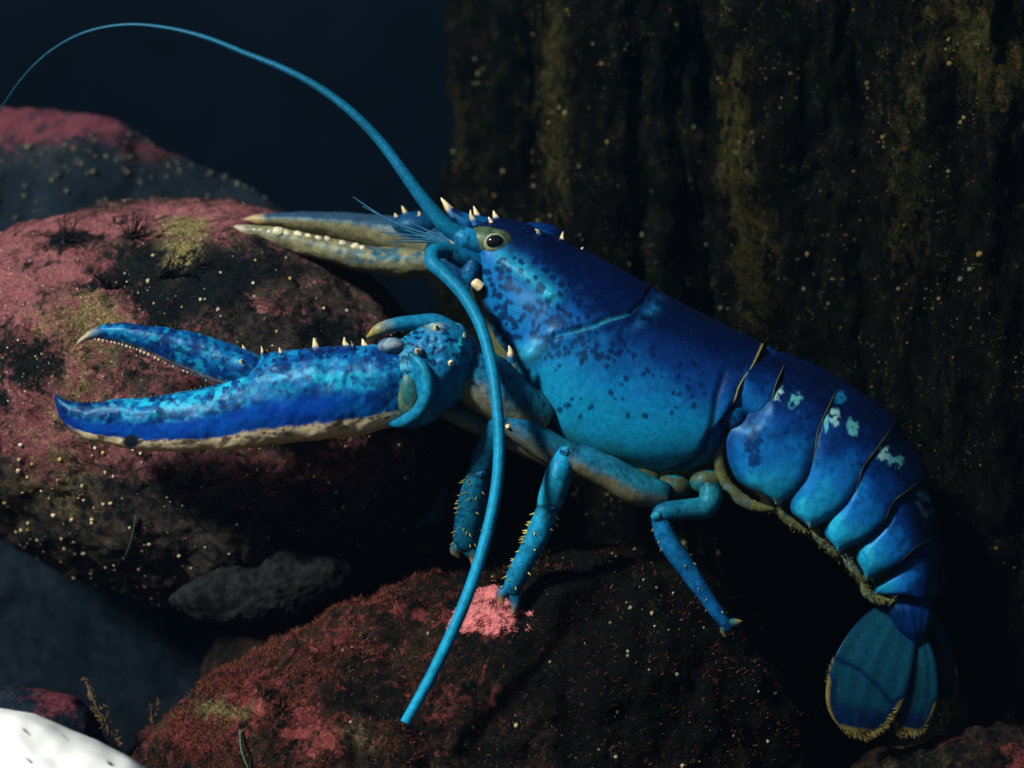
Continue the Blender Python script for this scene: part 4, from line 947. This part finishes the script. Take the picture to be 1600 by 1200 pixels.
def feather(path, col, seed, label, r0=2.2, n=46, bl=20):
    g = np.random.default_rng(seed); Vs, Fs, off = [], [], 0
    c = cr(np.array(path, float), 60); parts = [tube_grid(path, np.linspace(r0, .7, len(path)), 40, 6)]
    for k in range(n):
        i = int(g.integers(8, 59)); q = c[i]; t = c[i] - c[i - 1]; t /= np.linalg.norm(t); dd = t * .5 + g.normal(size=3) * np.array([.7, .5, .6]); dd /= np.linalg.norm(dd); L = bl * g.uniform(.3, 1) * (1.1 - .5 * i / 59)
        e = q + dd * L; m = (q + e) / 2 + g.normal(size=3) * 2; parts.append(tube_grid([q, m, e], [1.0, .8, .4], 6, 4))
        for h in range(3):
            d2 = dd + g.normal(size=3) * .7; q2 = q + (e - q) * g.uniform(.3, 1); parts.append(tube_grid([q2, q2 + d2 * L * .18, q2 + d2 * L * .35 + g.normal(size=3)], [.7, .6, .3], 5, 4))
    for G in parts: Vs.append(P(G).reshape(-1, 3)); Fs.extend(capped(*G.shape[:2], off)); off += G.shape[0] * G.shape[1]
    V = np.concatenate(Vs)
    return add_mesh('weed_sprig', V, Fs, M_alga, None, np.asarray(col) * np.ones((len(V), 3)) * (1 + .5 * fbm(V * 250, 2, seed))[:, None], label=label, category='seaweed')
dS_ = surf_d(G_m, 200, 1190)
feather([(196, 1190, dS_), (178, 1150, dS_ - 10), (158, 1118, dS_ - 16), (142, 1086, dS_ - 20), (131, 1058, dS_ - 22)], (.20, .13, .06), 6, 'tall feathery brown weed sprig above the white stone')
sprig('weed_sprig', on(G_m, 238, 1130), 52, 2, .15, (.12, .07, .03), 7, 'short thin brown weed sprig on the edge of the mound', fine=14, r0=1.5)
G = tube_grid([(213, 806, surf_d(G_b, 213, 806) - 4), (205, 845, surf_d(G_b, 205, 845) - 4), (196, 870, surf_d(G_b, 196, 870) - 5), (197, 922, surf_d(G_b, 197, 915) - 8)], [1.4, 1.4, 1.3, 1.0], 30, 6)
add_mesh('weed_strand', P(G), capped(30, 6), M_alga, None, np.repeat(np.array([[.05, .07, .035]]), 180, 0), label='thin green weed strand hanging on the lower boulder', category='seaweed')
G = tube_grid([(375, 1140, surf_d(G_m, 375, 1140) - 10), (378, 1175, surf_d(G_m, 378, 1175) - 14), (392, 1210, surf_d(G_m, 392, 1200) - 12)], [1.6, 1.6, 1.2], 30, 6)
add_mesh('weed_strand', P(G), capped(30, 6), M_alga, None, np.repeat(np.array([[.05, .14, .07]]), 180, 0), label='thin green weed strand among the red algae', category='seaweed')

fw = G_w[:G_w.shape[0] // 2].reshape(-1, 3)
for (fx, fy, fl) in ((36, 1140, 9), (38, 1182, 12), (95, 1148, 26), (168, 1190, 10)):
    g = np.random.default_rng(int(fx)); pth = []
    for k in range(4):
        qx, qy = fx + k * fl / 3, fy + k * fl * .28 + g.normal() * 2; i = np.argmin((fw[:, 0] - qx) ** 2 + (fw[:, 1] - qy) ** 2); pth.append((qx, qy, fw[i, 2] - .3))
    Gf = tube_grid(pth, [.9, 1.3, 1.2, .6], 20, 6)
    add_mesh('weed_fleck', P(Gf), capped(20, 6), M_alga, white, np.repeat(np.array([[.03, .03, .012]]), 120, 0))

# ------------------------------------------------------------------ the water itself
def box(name, lo, hi, mat, **props):
    lo, hi = np.array(lo, float), np.array(hi, float)
    V = np.array([[(lo, hi)[(i >> k) & 1][k] for k in range(3)] for i in range(8)])
    return add_mesh(name, V, [np.array([[0, 1, 3, 2], [4, 6, 7, 5], [0, 4, 5, 1], [2, 3, 7, 6], [0, 2, 6, 4], [1, 5, 7, 3]])], mat, None, None, False, **props)
M_haze = bpy.data.materials.new('water_haze'); M_haze.use_nodes = True
hn = M_haze.node_tree.nodes; 
for n_ in list(hn): hn.remove(n_)
ho = hn.new('ShaderNodeOutputMaterial'); hv = hn.new('ShaderNodeVolumePrincipled')
hv.inputs['Color'].default_value = (.0016, .0040, .0070, 1)
hv.inputs['Density'].default_value = .55
hv.inputs['Absorption Color'].default_value = (.055, .075, .10, 1)
M_haze.node_tree.links.new(hv.outputs[0], ho.inputs['Volume'])
box('haze', (-8, -3, -1.2), (8, 15, 2.1), M_haze, kind='stuff', label='dark blue sea water around the whole scene')
